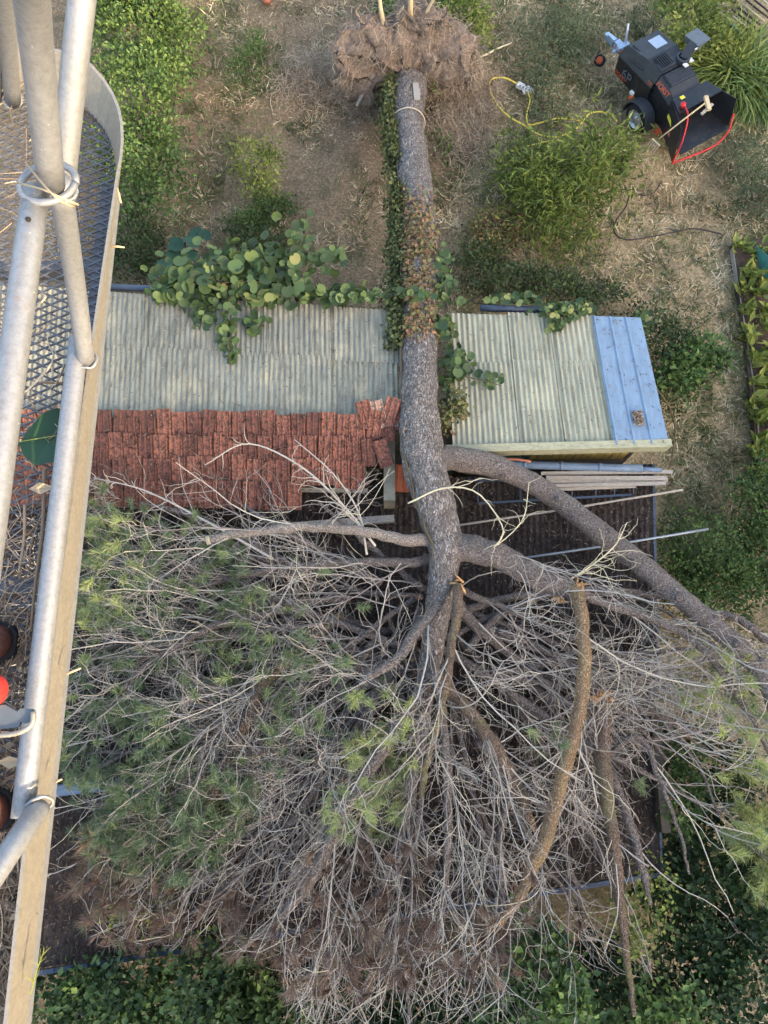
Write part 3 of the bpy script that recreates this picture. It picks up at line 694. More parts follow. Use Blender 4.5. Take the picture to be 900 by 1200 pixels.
# named limbs, traced: (px, py, z, width)
LIMBS = [
 ('bark_limb', [(512, 540, 2.85, 30), (545, 540, 2.75, 29), (590, 550, 2.65, 27), (645, 581, 2.6, 26), (700, 624, 2.65, 26), (750, 667, 2.75, 26), (800, 708, 2.9, 26), (850, 748, 3.0, 25), (885, 790, 3.0, 23), (910, 850, 2.9, 18), (925, 930, 2.1, 12)], 'thick grey limb running out to the right'),
 ('bark_limb', [(522, 632, 2.95, 34), (560, 644, 3.0, 33), (600, 662, 3.0, 30), (640, 683, 3.0, 27), (672, 694, 3.02, 24)], 'brown limb snapped at its end'),
 ('bark_red', [(672, 690, 3.1, 15), (681, 720, 3.15, 15), (684, 770, 3.1, 14), (679, 820, 3.05, 15), (668, 870, 3.0, 15), (650, 930, 2.9, 16), (632, 985, 3.0, 15), (608, 1040, 2.9, 12), (578, 1085, 2.7, 8), (548, 1112, 2.5, 5)], 'reddish limb in sunlit tones hanging from the break'),
 ('bark_limb', [(668, 693, 3.0, 10), (700, 705, 3.0, 11), (755, 722, 2.95, 11), (808, 755, 2.9, 10), (850, 810, 2.8, 9), (880, 860, 2.7, 7), (900, 920, 2.6, 5)], None),
 ('bark_red', [(537, 686, 3.1, 11), (531, 730, 3.1, 11), (520, 790, 3.05, 10), (505, 850, 2.95, 9), (488, 920, 2.8, 7)], 'torn orange brown branch stub'),
 ('bark_red', [(512, 790, 2.85, 14), (545, 836, 2.85, 15), (580, 880, 2.8, 15), (604, 925, 2.7, 13), (622, 975, 2.6, 9)], None),
 ('bark_limb', [(508, 770, 2.9, 12), (519, 830, 2.95, 11), (527, 890, 2.9, 11), (530, 960, 2.8, 10), (526, 1040, 2.6, 8), (516, 1120, 2.3, 6)], None),
 ('bark_limb', [(500, 800, 2.8, 16), (455, 865, 2.85, 16), (405, 935, 2.85, 15), (378, 985, 2.8, 14), (352, 1035, 2.7, 12), (312, 1078, 2.5, 8), (270, 1105, 2.4, 5)], None),
 ('bark_pale', [(512, 634, 2.95, 17), (460, 634, 3.05, 14), (405, 626, 3.15, 12), (350, 627, 3.2, 11), (300, 634, 3.2, 10), (243, 646, 3.15, 9)], 'pale limb sawn off, reaching left'),
 ('bark_limb', [(505, 655, 2.8, 13), (455, 656, 2.8, 11), (400, 658, 2.75, 9), (330, 662, 2.7, 8), (240, 680, 2.6, 8), (150, 690, 2.5, 5)], None),
 ('bark_limb', [(330, 716, 2.8, 8), (255, 733, 2.85, 9), (205, 753, 2.85, 8), (165, 780, 2.8, 6), (120, 835, 2.7, 4)], None),
 ('bark_red', [(400, 720, 2.5, 10), (325, 783, 2.55, 13), (295, 830, 2.5, 13), (262, 905, 2.45, 11), (230, 980, 2.35, 6)], None),
 ('bark_red', [(704, 822, 2.75, 17), (706, 880, 2.75, 19), (712, 960, 2.65, 15), (720, 1040, 2.5, 11), (730, 1120, 2.3, 8), (735, 1180, 2.2, 5)], 'splintered upright branch, lower right'),
 ('bark_limb', [(708, 890, 2.6, 11), (735, 945, 2.6, 11), (755, 1000, 2.5, 9), (772, 1060, 2.4, 5)], None),
 ('bark_limb', [(520, 700, 2.95, 13), (480, 745, 3.05, 12), (440, 785, 3.1, 10), (410, 805, 3.1, 8)], None),
 ('bark_limb', [(700, 905, 2.7, 7), (745, 862, 2.85, 7), (775, 905, 2.9, 6), (800, 975, 2.8, 4), (812, 1020, 2.7, 3)], None),
 ('bark_limb', [(515, 690, 2.75, 14), (570, 745, 2.5, 13), (620, 790, 2.35, 11), (660, 850, 2.25, 8)], None),
 ('bark_limb', [(820, 715, 2.6, 8), (860, 722, 2.7, 9), (900, 745, 2.7, 9), (940, 775, 2.7, 7)], None),
 ('bark_limb', [(500, 720, 2.7, 14), (440, 810, 2.5, 13), (370, 880, 2.4, 11), (300, 940, 2.3, 8), (230, 1010, 2.2, 5)], None),
 ('bark_limb', [(495, 800, 2.6, 12), (490, 900, 2.5, 12), (470, 1000, 2.4, 9), (430, 1090, 2.3, 6), (400, 1160, 2.2, 4)], None),
 ('bark_limb', [(600, 925, 2.6, 9), (590, 1000, 2.5, 8), (600, 1080, 2.35, 6), (640, 1150, 2.2, 4)], None),
]
for ex, ey in ((95, 880), (115, 950), (120, 1010), (170, 1050), (85, 800), (210, 1080), (90, 720), (800, 790), (830, 850), (780, 900), (760, 830), (250, 1000), (160, 920), (100, 640), (700, 760), (640, 730), (330, 900), (88, 985), (105, 1050), (140, 1095), (190, 1112), (250, 1112), (130, 1020), (80, 925), (300, 1100), (110, 588), (190, 580), (280, 582), (360, 590), (90, 620)):
    sx, sy = 505 + rng.uniform(-12, 14), 690 + rng.uniform(-20, 90); q0 = rng.uniform(.0, .36); sx, sy = sx + (ex - sx) * q0, sy + (ey - sy) * q0; z0 = rng.uniform(2.15, 2.55); w0 = rng.uniform(7, 11); bw = rng.normal() * 20
    LIMBS.append(('bark_limb', [(sx, sy, z0, w0), (sx + (ex - sx) * .35 - bw * .3, sy + (ey - sy) * .35 + bw, z0 + .12, w0 * .9), (sx + (ex - sx) * .7, sy + (ey - sy) * .7 + bw, z0 + .2, w0 * .6), (ex, ey, z0 + rng.uniform(-.1, .3), 3)], None))
# less prominent limbs inside the heap
for k in range(26):
    th = math.radians(rng.uniform(172, 372)); L = rng.uniform(.72, 1.0)
    ex = 505 - 0 + math.cos(th) * 415 * L; ey = 740 - math.sin(th) * 470 * L * (1 if math.sin(th) < 0 else .25)
    if ey < 640 and ex > 480: ey = 720 + rng.uniform(0, 80)
    z0 = rng.uniform(2.05, 2.45); bow = rng.normal() * 35
    sx, sy = 505 + rng.uniform(-12, 18), 690 + rng.uniform(-30, 130); q0 = rng.uniform(.0, .34); sx, sy = sx + (ex - sx) * q0, sy + (ey - sy) * q0
    nx, ny = -(ey - sy), (ex - sx); ln = math.hypot(nx, ny); nx, ny = nx / ln * bow, ny / ln * bow
    w0 = rng.uniform(7, 12)
    LIMBS.append(('bark_limb', [(sx, sy, z0, w0), (sx + (ex - sx) * .35 + nx, sy + (ey - sy) * .35 + ny, z0 + .1, w0 * .85), (sx + (ex - sx) * .7 + nx, sy + (ey - sy) * .7 + ny, z0 + rng.uniform(-.1, .35), w0 * .6), (ex, ey, z0 + rng.uniform(-.3, .35), 3)], None))

limb_objs, limb_paths = [], []
for k, (mt, pts, lb) in enumerate(LIMBS):
    if k in (2, 4, 5, 6, 7, 11, 12, 13, 14): pts = [(p[0], p[1], p[2] + .35 * min(1, q / 2), p[3] * 1.08) for q, p in enumerate(pts)]
    P, R = px_path(pts, 30); P = P + np.concatenate([[[0, 0, 0]], np.cumsum(rng.normal(size=(29, 3)) * .010, 0)])
    if k < 21: P2 = smooth_path(np.concatenate([P, R[:, None]], 1), 110)
    else: P2 = np.concatenate([P, R[:, None]], 1)
    limb_objs.append(bark_tube('limb', P2[:, :3], P2[:, 3], M['bark_sunlit'] if k == 2 else M[mt], pine, 20 if pts[1][3] > 14 else 9, .2, lb, seed=k)); limb_paths.append(P)
for q in (6, 9, 12, 14, 17, 19, 21, 23):
    P_ = limb_paths[0]; a_ = rng.uniform(-.9, .9); tdir = nrm(P_[q + 1] - P_[q]); sd_ = nrm(np.cross(tdir, [0, 0, 1.])); o_ = nrm(np.array([0, 0, 1.]) * math.cos(a_) + sd_ * math.sin(a_)); V, F = lathe([(-.05, .06), (0, .042), (.018, .032), (.02, .018), (.004, .001)], P_[q] + o_ * .155, o_, 10); obj('knot', V, F, M['bark_limb'], limb_objs[0])
# torn wood at the breaks
for (px, py, z, k, n) in [(676, 688, 3.08, 1, 16), (704, 818, 2.8, 12, 18), (537, 684, 3.12, 4, 7), (654, 700, 2.98, 1, 10)]:
    parts = []
    for q in range(n):
        b = at(px + rng.normal() * 4, py + rng.normal() * 4, z + rng.normal() * .04); d = nrm(np.array([rng.normal() * .5, .2 + rng.normal() * .5, .8])) * rng.uniform(.06, .2)
        V, F, _ = tubes(np.stack([b - d * .4, b + d * .4, b + d]), np.array([.018, .013, .002]), 5); parts.append((V, F))
    V, F = merge(parts); obj('torn_wood', V, F, M['wood_torn'], limb_objs[k], False, kind='stuff')
V, F = lathe([(-.05, .055), (0, .055), (.001, .0005)], limb_paths[8][-1], limb_paths[8][-1] - limb_paths[8][-2], 12); obj('sawn_end', V, F, M['planed'], limb_objs[8])

# branches -> twigs -> twiglets
def grow(P, own, n, t0, t1, ang, L, K, up, curl, Rrad, flat=.6, lencurve=.5, pull=None, pullw=0.0):
    """children on paths P (N,Kp,3); n per path (array or int)"""
    N, Kp, _ = P.shape; cnt = np.broadcast_to(np.asarray(n), (N,)).astype(int); idx = np.repeat(np.arange(N), cnt); m = len(idx)
    t = rng.uniform(t0, t1, m); f = t * (Kp - 1); i = np.minimum(f.astype(int), Kp - 2); fr = (f - i)[:, None]
    p0 = P[idx, i] * (1 - fr) + P[idx, i + 1] * fr; tan = nrm(P[idx, i + 1] - P[idx, i])
    perp = rng.normal(size=(m, 3)); perp[:, 2] = perp[:, 2] * flat + up; perp = nrm(perp - (perp * tan).sum(-1, keepdims=True) * tan)
    a = ang + rng.normal(size=m) * .22; d = nrm(tan * np.cos(a)[:, None] + perp * np.sin(a)[:, None])
    if pull is not None: d = nrm(d + pullw * pull(p0))
    ln = L * rng.uniform(.5, 1.25, m) * (1 - lencurve * t); cv = rng.normal(size=(m, 3)) * curl; pts = [p0]
    for k in range(K - 1):
        d = nrm(d + cv / K + rng.normal(size=(m, 3)) * curl * .35 + np.array([0, 0, up * .25]) / K); pts.append(pts[-1] + d * (ln / (K - 1))[:, None])
    C = np.stack(pts, 1); C[..., 2] = np.maximum(C[..., 2], 1.78)
    R = (Rrad * (ln / L) ** .6)[:, None] * np.linspace(1, .38, K)[None]
    return C, R, own[idx], t

def keep_tip(C):
    px = project(C[:, -1])[0]; x, y = px[:, 0], px[:, 1]
    bad = (x > 470) & (y < 655 + np.clip((x - 690) * .38, 0, 200)) & (rng.uniform(size=len(x)) > .06)
    bad |= (x <= 470) & (y < 550 - 35 * rng.uniform(size=len(x)))
    # hollow where the dark shrub shows, lower right, and the open strip at the far left
    bad |= (x > 770) & (y > 870) & (rng.uniform(size=len(x)) > .10 + .6 * (x > 850))
    bad |= (y > 1225 + 10 * rng.normal(size=len(x))) | (y > 1150) & (x > 690)
    bad |= (x < 98) & (y > 930) & (rng.uniform(size=len(x)) > .2)
    bad |= (x < 240) & (y > 1115) | (x < 330) & (y > 1130)
    return ~bad

ctr = at(508, 690, 2.6)
def radial(p):
    d = p - ctr; d[:, 2] = 0; return nrm(d)
LP = np.stack(limb_paths); LO = np.arange(len(LP)); LL = np.linalg.norm(np.diff(LP, axis=1), axis=-1).sum(1)
nper = (LL * 2.7).astype(int); nper[0] = int(nper[0] * .55); nper[1] = 6; nper[8] = int(nper[8] * .8)
B1, R1, O1, _ = grow(LP, LO, nper, .10, 1.0, .66, 2.4, 10, .14, .34, .0125, pull=radial, pullw=.9)
Bx, Rx, Ox, _ = grow(LP, LO, (LL * .7).astype(int), .0, .6, 1.1, 1.5, 10, .2, .45, .0105)
B1, R1, O1 = np.concatenate([B1, Bx]), np.concatenate([R1, Rx]), np.concatenate([O1, Ox])
k_ = keep_tip(B1); B1, R1, O1 = B1[k_], R1[k_], O1[k_]
# sprays: twigs crowd towards the branch tips and sweep forward, as pine shoots do
B2, R2, O2, _ = grow(B1, O1, rng.integers(7, 13, len(B1)), .15, 1.0, .55, .90, 8, .22, .60, .0060, lencurve=.45)
k_ = keep_tip(B2); B2, R2, O2 = B2[k_], R2[k_], O2[k_]
B3, R3, O3, _ = grow(B2, O2, rng.integers(0, 4, len(B2)), .3, 1.0, .6, .36, 6, .25, .9, .0036, lencurve=.3)
k_ = keep_tip(B3); B3, R3, O3 = B3[k_], R3[k_], O3[k_]
t1, t2, t3 = rng.uniform(.3, .8, len(B1)), rng.uniform(.2, .95, len(B2)), rng.uniform(.05, .85, len(B3))

# which twigs still carry needles: zones in the crown (pixel ellipses turned into crown positions)
ZONES = [  # px, py, rx, ry, density, tint lo, tint hi
 (150, 600, 80, 45, .7, .42, .7), (110, 680, 45, 70, 1.0, .45, .8), (200, 680, 110, 70, .45, .35, .62), (280, 745, 45, 60, .75, .45, .72), (215, 650, 60, 40, .3, .4, .7),
 (140, 880, 85, 60, 1.3, .34, .6), (190, 985, 80, 55, 1.3, .34, .55), (115, 960, 60, 60, .9, .34, .55), (180, 790, 90, 50, .3, .36, .6), (265, 945, 40, 40, .8, .42, .66), (390, 700, 80, 70, .12, .4, .7), (360, 800, 60, 60, .35, .42, .7),
 (445, 870, 45, 75, .7, .6, .92), (430, 950, 50, 40, .65, .6, .85), (320, 860, 60, 50, .2, .4, .6), (100, 800, 40, 60, .25, .4, .6),
 (840, 800, 45, 60, .40, .75, 1.0), (885, 850, 40, 60, .55, .7, 1.0), (880, 950, 45, 60, 1.6, .6, 1.0), (885, 1010, 40, 50, 1.6, .6, .95), (840, 960, 30, 40, .4, .5, .7),  # yellowest tints put warm sun into the right-hand needles
 (430, 1030, 90, 45, .55, 0, .25), (400, 1120, 110, 50, .8, 0, .25), (540, 1120, 110, 45, .55, 0, .24), (275, 1085, 45, 40, .7, .02, .26), (150, 1065, 80, 45, .9, .02, .28), (220, 1095, 60, 30, .6, .02, .26), (620, 1060, 90, 60, .15, 0, .2), (105, 1035, 45, 60, .7, .05, .3),
 (760, 930, 25, 40, .25, .5, .7), (645, 870, 25, 25, .2, .5, .7)]
def tufts(C, own, frac):
    px = project(C[:, -1])[0]; out = []
    for (x, y, rx, ry, den, lo, hi) in ZONES:
        d = ((px[:, 0] - x) / rx) ** 2 + ((px[:, 1] - y) / ry) ** 2
        s = np.nonzero((d < 1) & (rng.uniform(size=len(d)) < den * frac))[0]; out.append((s, rng.uniform(lo, hi, len(s))))
    s = np.concatenate([o[0] for o in out]); t = np.concatenate([o[1] for o in out]); return s, t
NV, NT, NO = [], [], []
for C, own, frac in ((B2, O2, .5), (B3, O3, .16)):
    s, tn = tufts(C, own, frac); m = 64; tip = C[s, -1]; prev = C[s, -2]; d0 = nrm(tip - prev)
    a = rng.uniform(0, 1, (len(s), m)); p = tip[:, None] - (tip - prev)[:, None] * (a[..., None] * 1.5)
    dd = nrm(d0[:, None] * rng.uniform(.35, 1.1, (len(s), m, 1)) + rng.normal(size=(len(s), m, 3)) * np.where(tn < .3, .26, .46)[:, None, None]); L = rng.uniform(.09, .16, (len(s), m)) * np.where(tn < .3, 1.35, 1.0)[:, None]
    NV.append((p.reshape(-1, 3), dd.reshape(-1, 3), L.ravel())); NT.append(np.clip(np.repeat(tn, m) + rng.normal(size=len(s) * m) * .03, 0, 1)); NO.append(np.repeat(own[s], m))
NP = np.concatenate([n[0] for n in NV]); ND = np.concatenate([n[1] for n in NV]); NLn = np.concatenate([n[2] for n in NV]); NT = np.concatenate(NT); NO = np.concatenate(NO)
def needle_mesh(P, D, L, wd=.0046):
    s = nrm(np.cross(D, rng.normal(size=D.shape))) * wd; drop = np.array([0, 0, -.012])
    V = np.stack([P - s, P + s, P + D * L[:, None] + drop], 1).reshape(-1, 3); return V, [np.arange(len(V)).reshape(-1, 3)]

for k in range(len(LP)):
    parts, cols = [], []
    for C, R, O, T, sd in ((B1, R1, O1, t1, 5), (B2, R2, O2, t2, 3), (B3, R3, O3, t3, 3)):
        q = O == k
        if not q.any(): continue
        V, F, own = tubes(C[q], R[q], sd, False); parts.append((V, F)); cols.append(T[q][own])
    if parts:
        V, F = merge(parts); obj('twigs', V, F, M['twig'], limb_objs[k], True, np.concatenate(cols), kind='stuff')
    q = NO == k
    if q.any():
        V, F = needle_mesh(NP[q], ND[q], NLn[q]); obj('needles', V, F, M['needles'], limb_objs[k], False, np.repeat(NT[q], 3), kind='stuff')
print('twigs', len(B1), len(B2), len(B3), 'needles', len(NP))

# the loose curling branch over the low roof, its yellow standing for sun, and the long pale ones sticking up at the left
def bare_branch(name, label, pts, r, ntw, tint, L=.5, flat=.6, up=.4, z_extra=0):
    P, R = px_path(pts, 24); e = empty(name, P[0], label, 'branch')
    V, F, _ = tubes(P, np.linspace(r, r * .35, 24), 7); obj('stick', V, F, M['twig'], e, True, np.full(len(V), tint))
    C, R2_, O_, _ = grow(P[None], np.zeros(1, int), ntw, .15, 1, .7, L, 8, up, .7, r * .5, flat); V, F, own = tubes(C, R2_, 4, False)
    obj('twigs', V, F, M['twig'], e, True, np.clip(tint + rng.normal(size=len(C)) * .05, 0, 1)[own], kind='stuff'); return e
bare_branch('branch', 'curling branch in sunlit yellow tones arching over the low roof beside the trunk', [(478, 590, 3.25, 6), (520, 572, 3.35, 6), (560, 578, 3.4, 6), (590, 620, 3.4, 6), (580, 640, 3.3, 5), (612, 610, 3.5, 4), (620, 565, 3.6, 3)], .012, 22, 1.0, .5)
bare_branch('branch', 'pale dead branch lying up over the terracotta tiles', [(440, 640, 3.1, 5), (400, 590, 3.15, 5), (350, 545, 3.2, 4), (290, 520, 3.2, 3), (240, 545, 3.15, 2)], .017, 14, .75, .5)
bare_branch('branch', 'thin dead branch crossing the torn tile corner', [(430, 650, 3.0, 5), (420, 600, 3.05, 5), (390, 555, 3.1, 4), (345, 515, 3.15, 3)], .016, 9, .72, .35)
bare_branch('branch', 'fan of yellowish sticks rising over the great right hand limb', [(650, 690, 3.0, 5), (690, 665, 3.05, 5), (720, 640, 3.1, 4), (735, 612, 3.2, 3)], .014, 18, 1.0, .7)  # yellow end of the twig tint stands for sun on the sticks
bare_branch('branch', 'straggling pale branch lying along the left edge of the tiles', [(320, 655, 2.9, 5), (240, 610, 2.95, 5), (170, 575, 3.0, 4), (110, 560, 3.0, 3)], .018, 16, .6, .6)

# ------------------------------------------------------------------ climbers
def leaf_mesh(name, mat, notch=.12, lob=0):
    """round heart-shaped leaf, 14 rim points round a sunken centre"""
    n = 14; a = np.linspace(0, 2 * math.pi, n + 1)[:-1] - math.pi / 2
    r = .5 * (1 + .06 * np.cos(2 * a) + (lob * np.cos(5 * (a - math.pi / 2)))); r[0] *= .62
    V = np.concatenate([[[0, .46, -.035]], np.stack([r * np.cos(a), .5 + r * np.sin(a), .03 + .05 * np.abs(np.cos(a))], -1)])
    F = np.array([[0, 1 + i, 1 + (i + 1) % n] for i in range(n)])
    return lambda t: raw_mesh(name, V, [F], mat, True, np.full(len(V), t))
mk = leaf_mesh('leaf', M['leaf_vine']); VL = [mk(t) for t in np.linspace(.0, .88, 8)]; VL_Y = [mk(t) for t in (.93, .97, 1.0)]
mk = leaf_mesh('leaf', M['leaf_squash'], lob=.05); SQ = [mk(t) for t in (.1, .5, .9)]

def put_leaf(mesh, parent, p, size, tilt=.45, up=(0, 0, 1)):
    n = nrm(np.asarray(up, float) + rng.normal(size=3) * tilt); a = rng.normal(size=3); a = nrm(a - n * (a @ n)); s = np.cross(a, n)
    o = bpy.data.objects.new('leaf', mesh); COL.objects.link(o); o.parent = parent; q = p - ORIG[parent.name] - a * size * .5
    o.matrix_local = Matrix(((s[0] * size, a[0] * size, n[0] * size, q[0]), (s[1] * size, a[1] * size, n[1] * size, q[1]), (s[2] * size, a[2] * size, n[2] * size, q[2]), (0, 0, 0, 1)))

def vine(label, zones, size, group=None, yellow=.06, stems=()):
    P0 = at(zones[0][0], zones[0][1], 0); e = empty('climbing_vine', P0, label, 'vine', group)
    for (px, py, z, rx, ry, rz, n, sz) in zones:
        for q in range(n):
            x, y = rng.normal(), rng.normal(); rr = math.hypot(x, y)
            if rr > 1.7: x, y = x / rr, y / rr
            p = at(px + x * rx * .62, py + y * ry * .62, z + rng.uniform(-rz, rz))
            put_leaf(VL_Y[rng.integers(3)] if rng.uniform() < yellow else VL[rng.integers(8)], e, p, size * sz * rng.uniform(.45, 1.3), tilt=.55, up=(0, -.25, 1))
    FP = np.array([at(px + rng.normal() * rx * .62, py + rng.normal() * ry * .62, z - rz * rng.uniform(.2, 1.4)) for (px, py, z, rx, ry, rz, n, sz) in zones for q in range(int(n * 2.2))]); nf_ = len(FP)
    L = size * rng.uniform(.55, 1.0, nf_); V, F, k = leaves(FP, rdir(nf_), rdir(nf_) * .45 + [0, -.2, 1], L, L, 'round'); obj('under_leaves', V, F, M['leaf_vine'], e, False, np.repeat(rng.uniform(0, .8, nf_), k), kind='stuff')
    for pts in stems:
        P = smooth_path([at(*p) for p in pts], 12); V, F, _ = tubes(P, np.linspace(.014, .005, 12), 6); obj('stem', V, F, M['stem'], e)
    return e
vine('round leaved vine heaped over the back edge of the grey corrugated roof', [
    (225, 325, 2.62, 36, 22, .16, 40, 1.0), (200, 345, 2.58, 26, 14, .10, 16, .85), (280, 312, 2.70, 38, 26, .2, 46, 1.05), (330, 315, 2.66, 38, 26, .2, 42, 1.0), (262, 345, 2.60, 32, 16, .12, 22, .9),
    (378, 345, 2.58, 36, 9, .10, 26, .75), (320, 345, 2.6, 40, 10, .1, 22, .85), (268, 385, 2.66, 9, 34, .05, 14, .75), (298, 375, 2.62, 10, 10, .06, 8, .8), (238, 372, 2.6, 10, 14, .05, 7, .8), (348, 280, 2.5, 16, 26, .2, 9, .8), (385, 300, 2.5, 14, 10, .15, 7, .9)],
      .178, stems=[[(230, 335, 2.5), (300, 330, 2.6), (380, 345, 2.5)], [(268, 350, 2.6), (266, 390, 2.66), (270, 425, 2.7)], [(330, 330, 2.5), (350, 290, 2.6), (362, 265, 2.7)], [(345, 335, 2.4), (375, 290, 2.6), (402, 268, 2.75)]])
vine('vine creeping along the roof edge and over the trunk between the sheds', [(428, 346, 2.62, 26, 8, .1, 20, .7), (520, 345, 2.5, 12, 18, .2, 12, .9), (520, 385, 2.6, 10, 16, .12, 14, .95), (535, 425, 2.66, 16, 16, .14, 22, .95), (525, 450, 2.6, 10, 12, .1, 8, .7), (490, 345, 2.86, 16, 6, .05, 7, .7), (570, 447, 2.62, 22, 6, .03, 6, .55), (518, 310, 2.3, 8, 22, .2, 10, .8)], .14,
     stems=[[(520, 330, 2.5), (528, 380, 2.6), (535, 440, 2.6)], [(540, 440, 2.6), (565, 446, 2.62), (588, 452, 2.64)]])
vine('yellowing vine hanging over the back edge of the small shed roof', [(655, 365, 2.48, 22, 9, .08, 30, .6), (680, 362, 2.4, 20, 6, .08, 14, .6), (600, 352, 2.3, 32, 6, .1, 20, .75), (650, 380, 2.44, 8, 6, .04, 8, .55), (752, 374, 2.25, 10, 10, .1, 10, .6)], .13, yellow=.3, stems=[[(560, 355, 2.2), (620, 358, 2.3), (690, 362, 2.35)]])
sq = empty('squash_plant', at(215, 292, 0), 'dark green squash plant with broad leaves behind the grey roof', 'plant')
for (px, py, z, s) in [(206, 287, 1.2, .30), (224, 285, 1.25, .30), (204, 302, 1.15, .30), (226, 300, 1.2, .28), (213, 312, 1.1, .28), (192, 313, 1.1, .30), (230, 274, 1.2, .24), (240, 276, 1.2, .22), (182, 322, 1.05, .26)]:
    put_leaf(SQ[rng.integers(3)], sq, at(px, py, z), s, .2); p = at(px, py, z); b = ORIG[sq.name] + np.array([rng.normal() * .1, rng.normal() * .1, 0])
    V, F, _ = tubes(smooth_path([b, (b + p) / 2 + [0, 0, .15], p], 6), np.linspace(.016, .008, 6), 5); obj('stem', V, F, M['stem'], sq)

# ivy wrapped round the trunk's left flank and over its back
def ivy():
    e = empty('trunk_ivy', TP[30] * [1, 1, 0], 'dry ivy clothing the left flank of the fallen trunk', 'ivy')
    n = 15000; f = rng.uniform(0, 1, n); py_t = np.interp(f, [0, 1], [0, 1]); pyk = project(TP)[0][:, 1]
    pyv = rng.uniform(105, 415, n); order = np.argsort(pyk[:110]); i = np.interp(pyv, pyk[:110][order], order).astype(int); i = np.clip(i, 1, 108)
    # angle round the trunk: 0 = top, positive = left flank
    over = np.clip((pyv - 235) / 60, 0, 1) * np.clip((430 - pyv) / 40, 0, 1)
    th = np.where(rng.uniform(size=n) < .55 - .15 * over, rng.normal(1.35, .38, n), rng.normal(.35, .75, n))
    keep = (th > .75) | (rng.uniform(size=n) < over * .8); keep &= th < 2.4; keep &= th > -1.2
    keep &= (np.sin(pyv * .11) + np.sin(pyv * .043 + 2) + np.sin(th * 7 + pyv * .05) > -1.4)
    i, th, pyv = i[keep], th[keep], pyv[keep]; n = len(i)
    t = nrm(TP[i + 1] - TP[i]); left_ = nrm(np.cross(t, np.array([0, 0, 1.]))); left_ = np.where((left_[:, :1] > 0), -left_, left_); up_ = np.cross(left_, t); up_ = np.where(up_[:, 2:3] < 0, -up_, up_)
    out = left_ * np.sin(th)[:, None] + up_ * np.cos(th)[:, None]
    P = TP[i] + out * (TRad[i] * 1.03 + np.where(th > .75, np.abs(rng.normal(size=n)) * .09, np.abs(rng.normal(size=n)) * .025))[:, None] + rng.normal(size=(n, 3)) * .02
    L = rng.uniform(.045, .085, n); V, F, k = leaves(P, rdir(n) + [0, 0, -.3], out + rdir(n) * .6, L, L * .85, 'oval')
    tint = np.where(th > .7, rng.uniform(0, .62, n), np.clip(rng.normal(.72, .2, n), .2, 1)); tint = np.where((pyv > 270) & (th > .7), tint * .85, tint)
    obj('foliage', V, F, M['leaf_ivy'], e, False, np.repeat(tint, k), kind='stuff')
    P = np.stack([TP[k] + nrm(np.array([-1, 0, .55])) * TRad[k] * 1.04 + rng.normal(size=3) * .02 for k in range(8, 100, 4)]); V, F, _ = tubes(P, np.full(len(P), .018), 6); obj('stem', V, F, M['stem'], e)
ivy()
shrub('hanging_ivy', 'withered ivy tuft draped on the small roof beside the trunk', 'ivy', [blob(528, 475, 2.62, .16, .22, .1), blob(522, 495, 2.58, .1, .14, .06)], 260, M['leaf_ivy'], .07, .8, clump_r=.07, stems=5, base=at(525, 470, 2.5), tint=(.3, .9))

# ------------------------------------------------------------------ shrubs and plants
shrub('leafy_shrub', 'tall dense bright green shrub beside the basket corner', 'shrub', [blob(165, 40, 1.0, 1.0, 1.1, .8), blob(160, 120, 1.0, .95, 1.0, .8), blob(165, 190, .8, .75, .9, .7), blob(180, 235, .6, .55, .5, .5), blob(150, 5, 1.0, .9, .8, .8), blob(205, 60, .7, .5, 1.0, .5)], 15000, M['leaf_mid'], .085, .6, clump_r=.17, per=30, stems=14)
shrub('leafy_shrub', 'dark low shrub at the foot of the bright one, above the vine', 'shrub', [blob(160, 285, .3, .6, .5, .3), blob(140, 310, .3, .5, .4, .25)], 1800, M['leaf_dark'], .08, .55, clump_r=.12, stems=5)
shrub('willow_shrub', 'spreading yellow green shrub with narrow leaves near the chipper wheel', 'shrub', [blob(692, 195, .6, .75, .7, .45), blob(650, 210, .6, .8, .7, .45), blob(640, 240, .45, .7, .6, .35), blob(712, 172, .5, .35, .3, .3), blob(610, 200, .35, .5, .5, .3), blob(660, 270, .35, .45, .4, .25)], 5200, M['leaf_willow'], .16, .2, clump_r=.24, up=.5, droop=.25, per=16, stems=14)
shrub('yellow_shrub', 'loose yellow green shrub at the top right beside the netting', 'shrub', [blob(805, 30, .7, .65, .7, .5), blob(830, 52, .5, .6, .4, .35), blob(815, 5, .7, .7, .5, .5), blob(862, 50, .4, .4, .3, .3), blob(800, 60, .35, .4, .3, .25)], 2600, M['leaf_yellow'], .10, .5, clump_r=.13, per=16, stems=10)
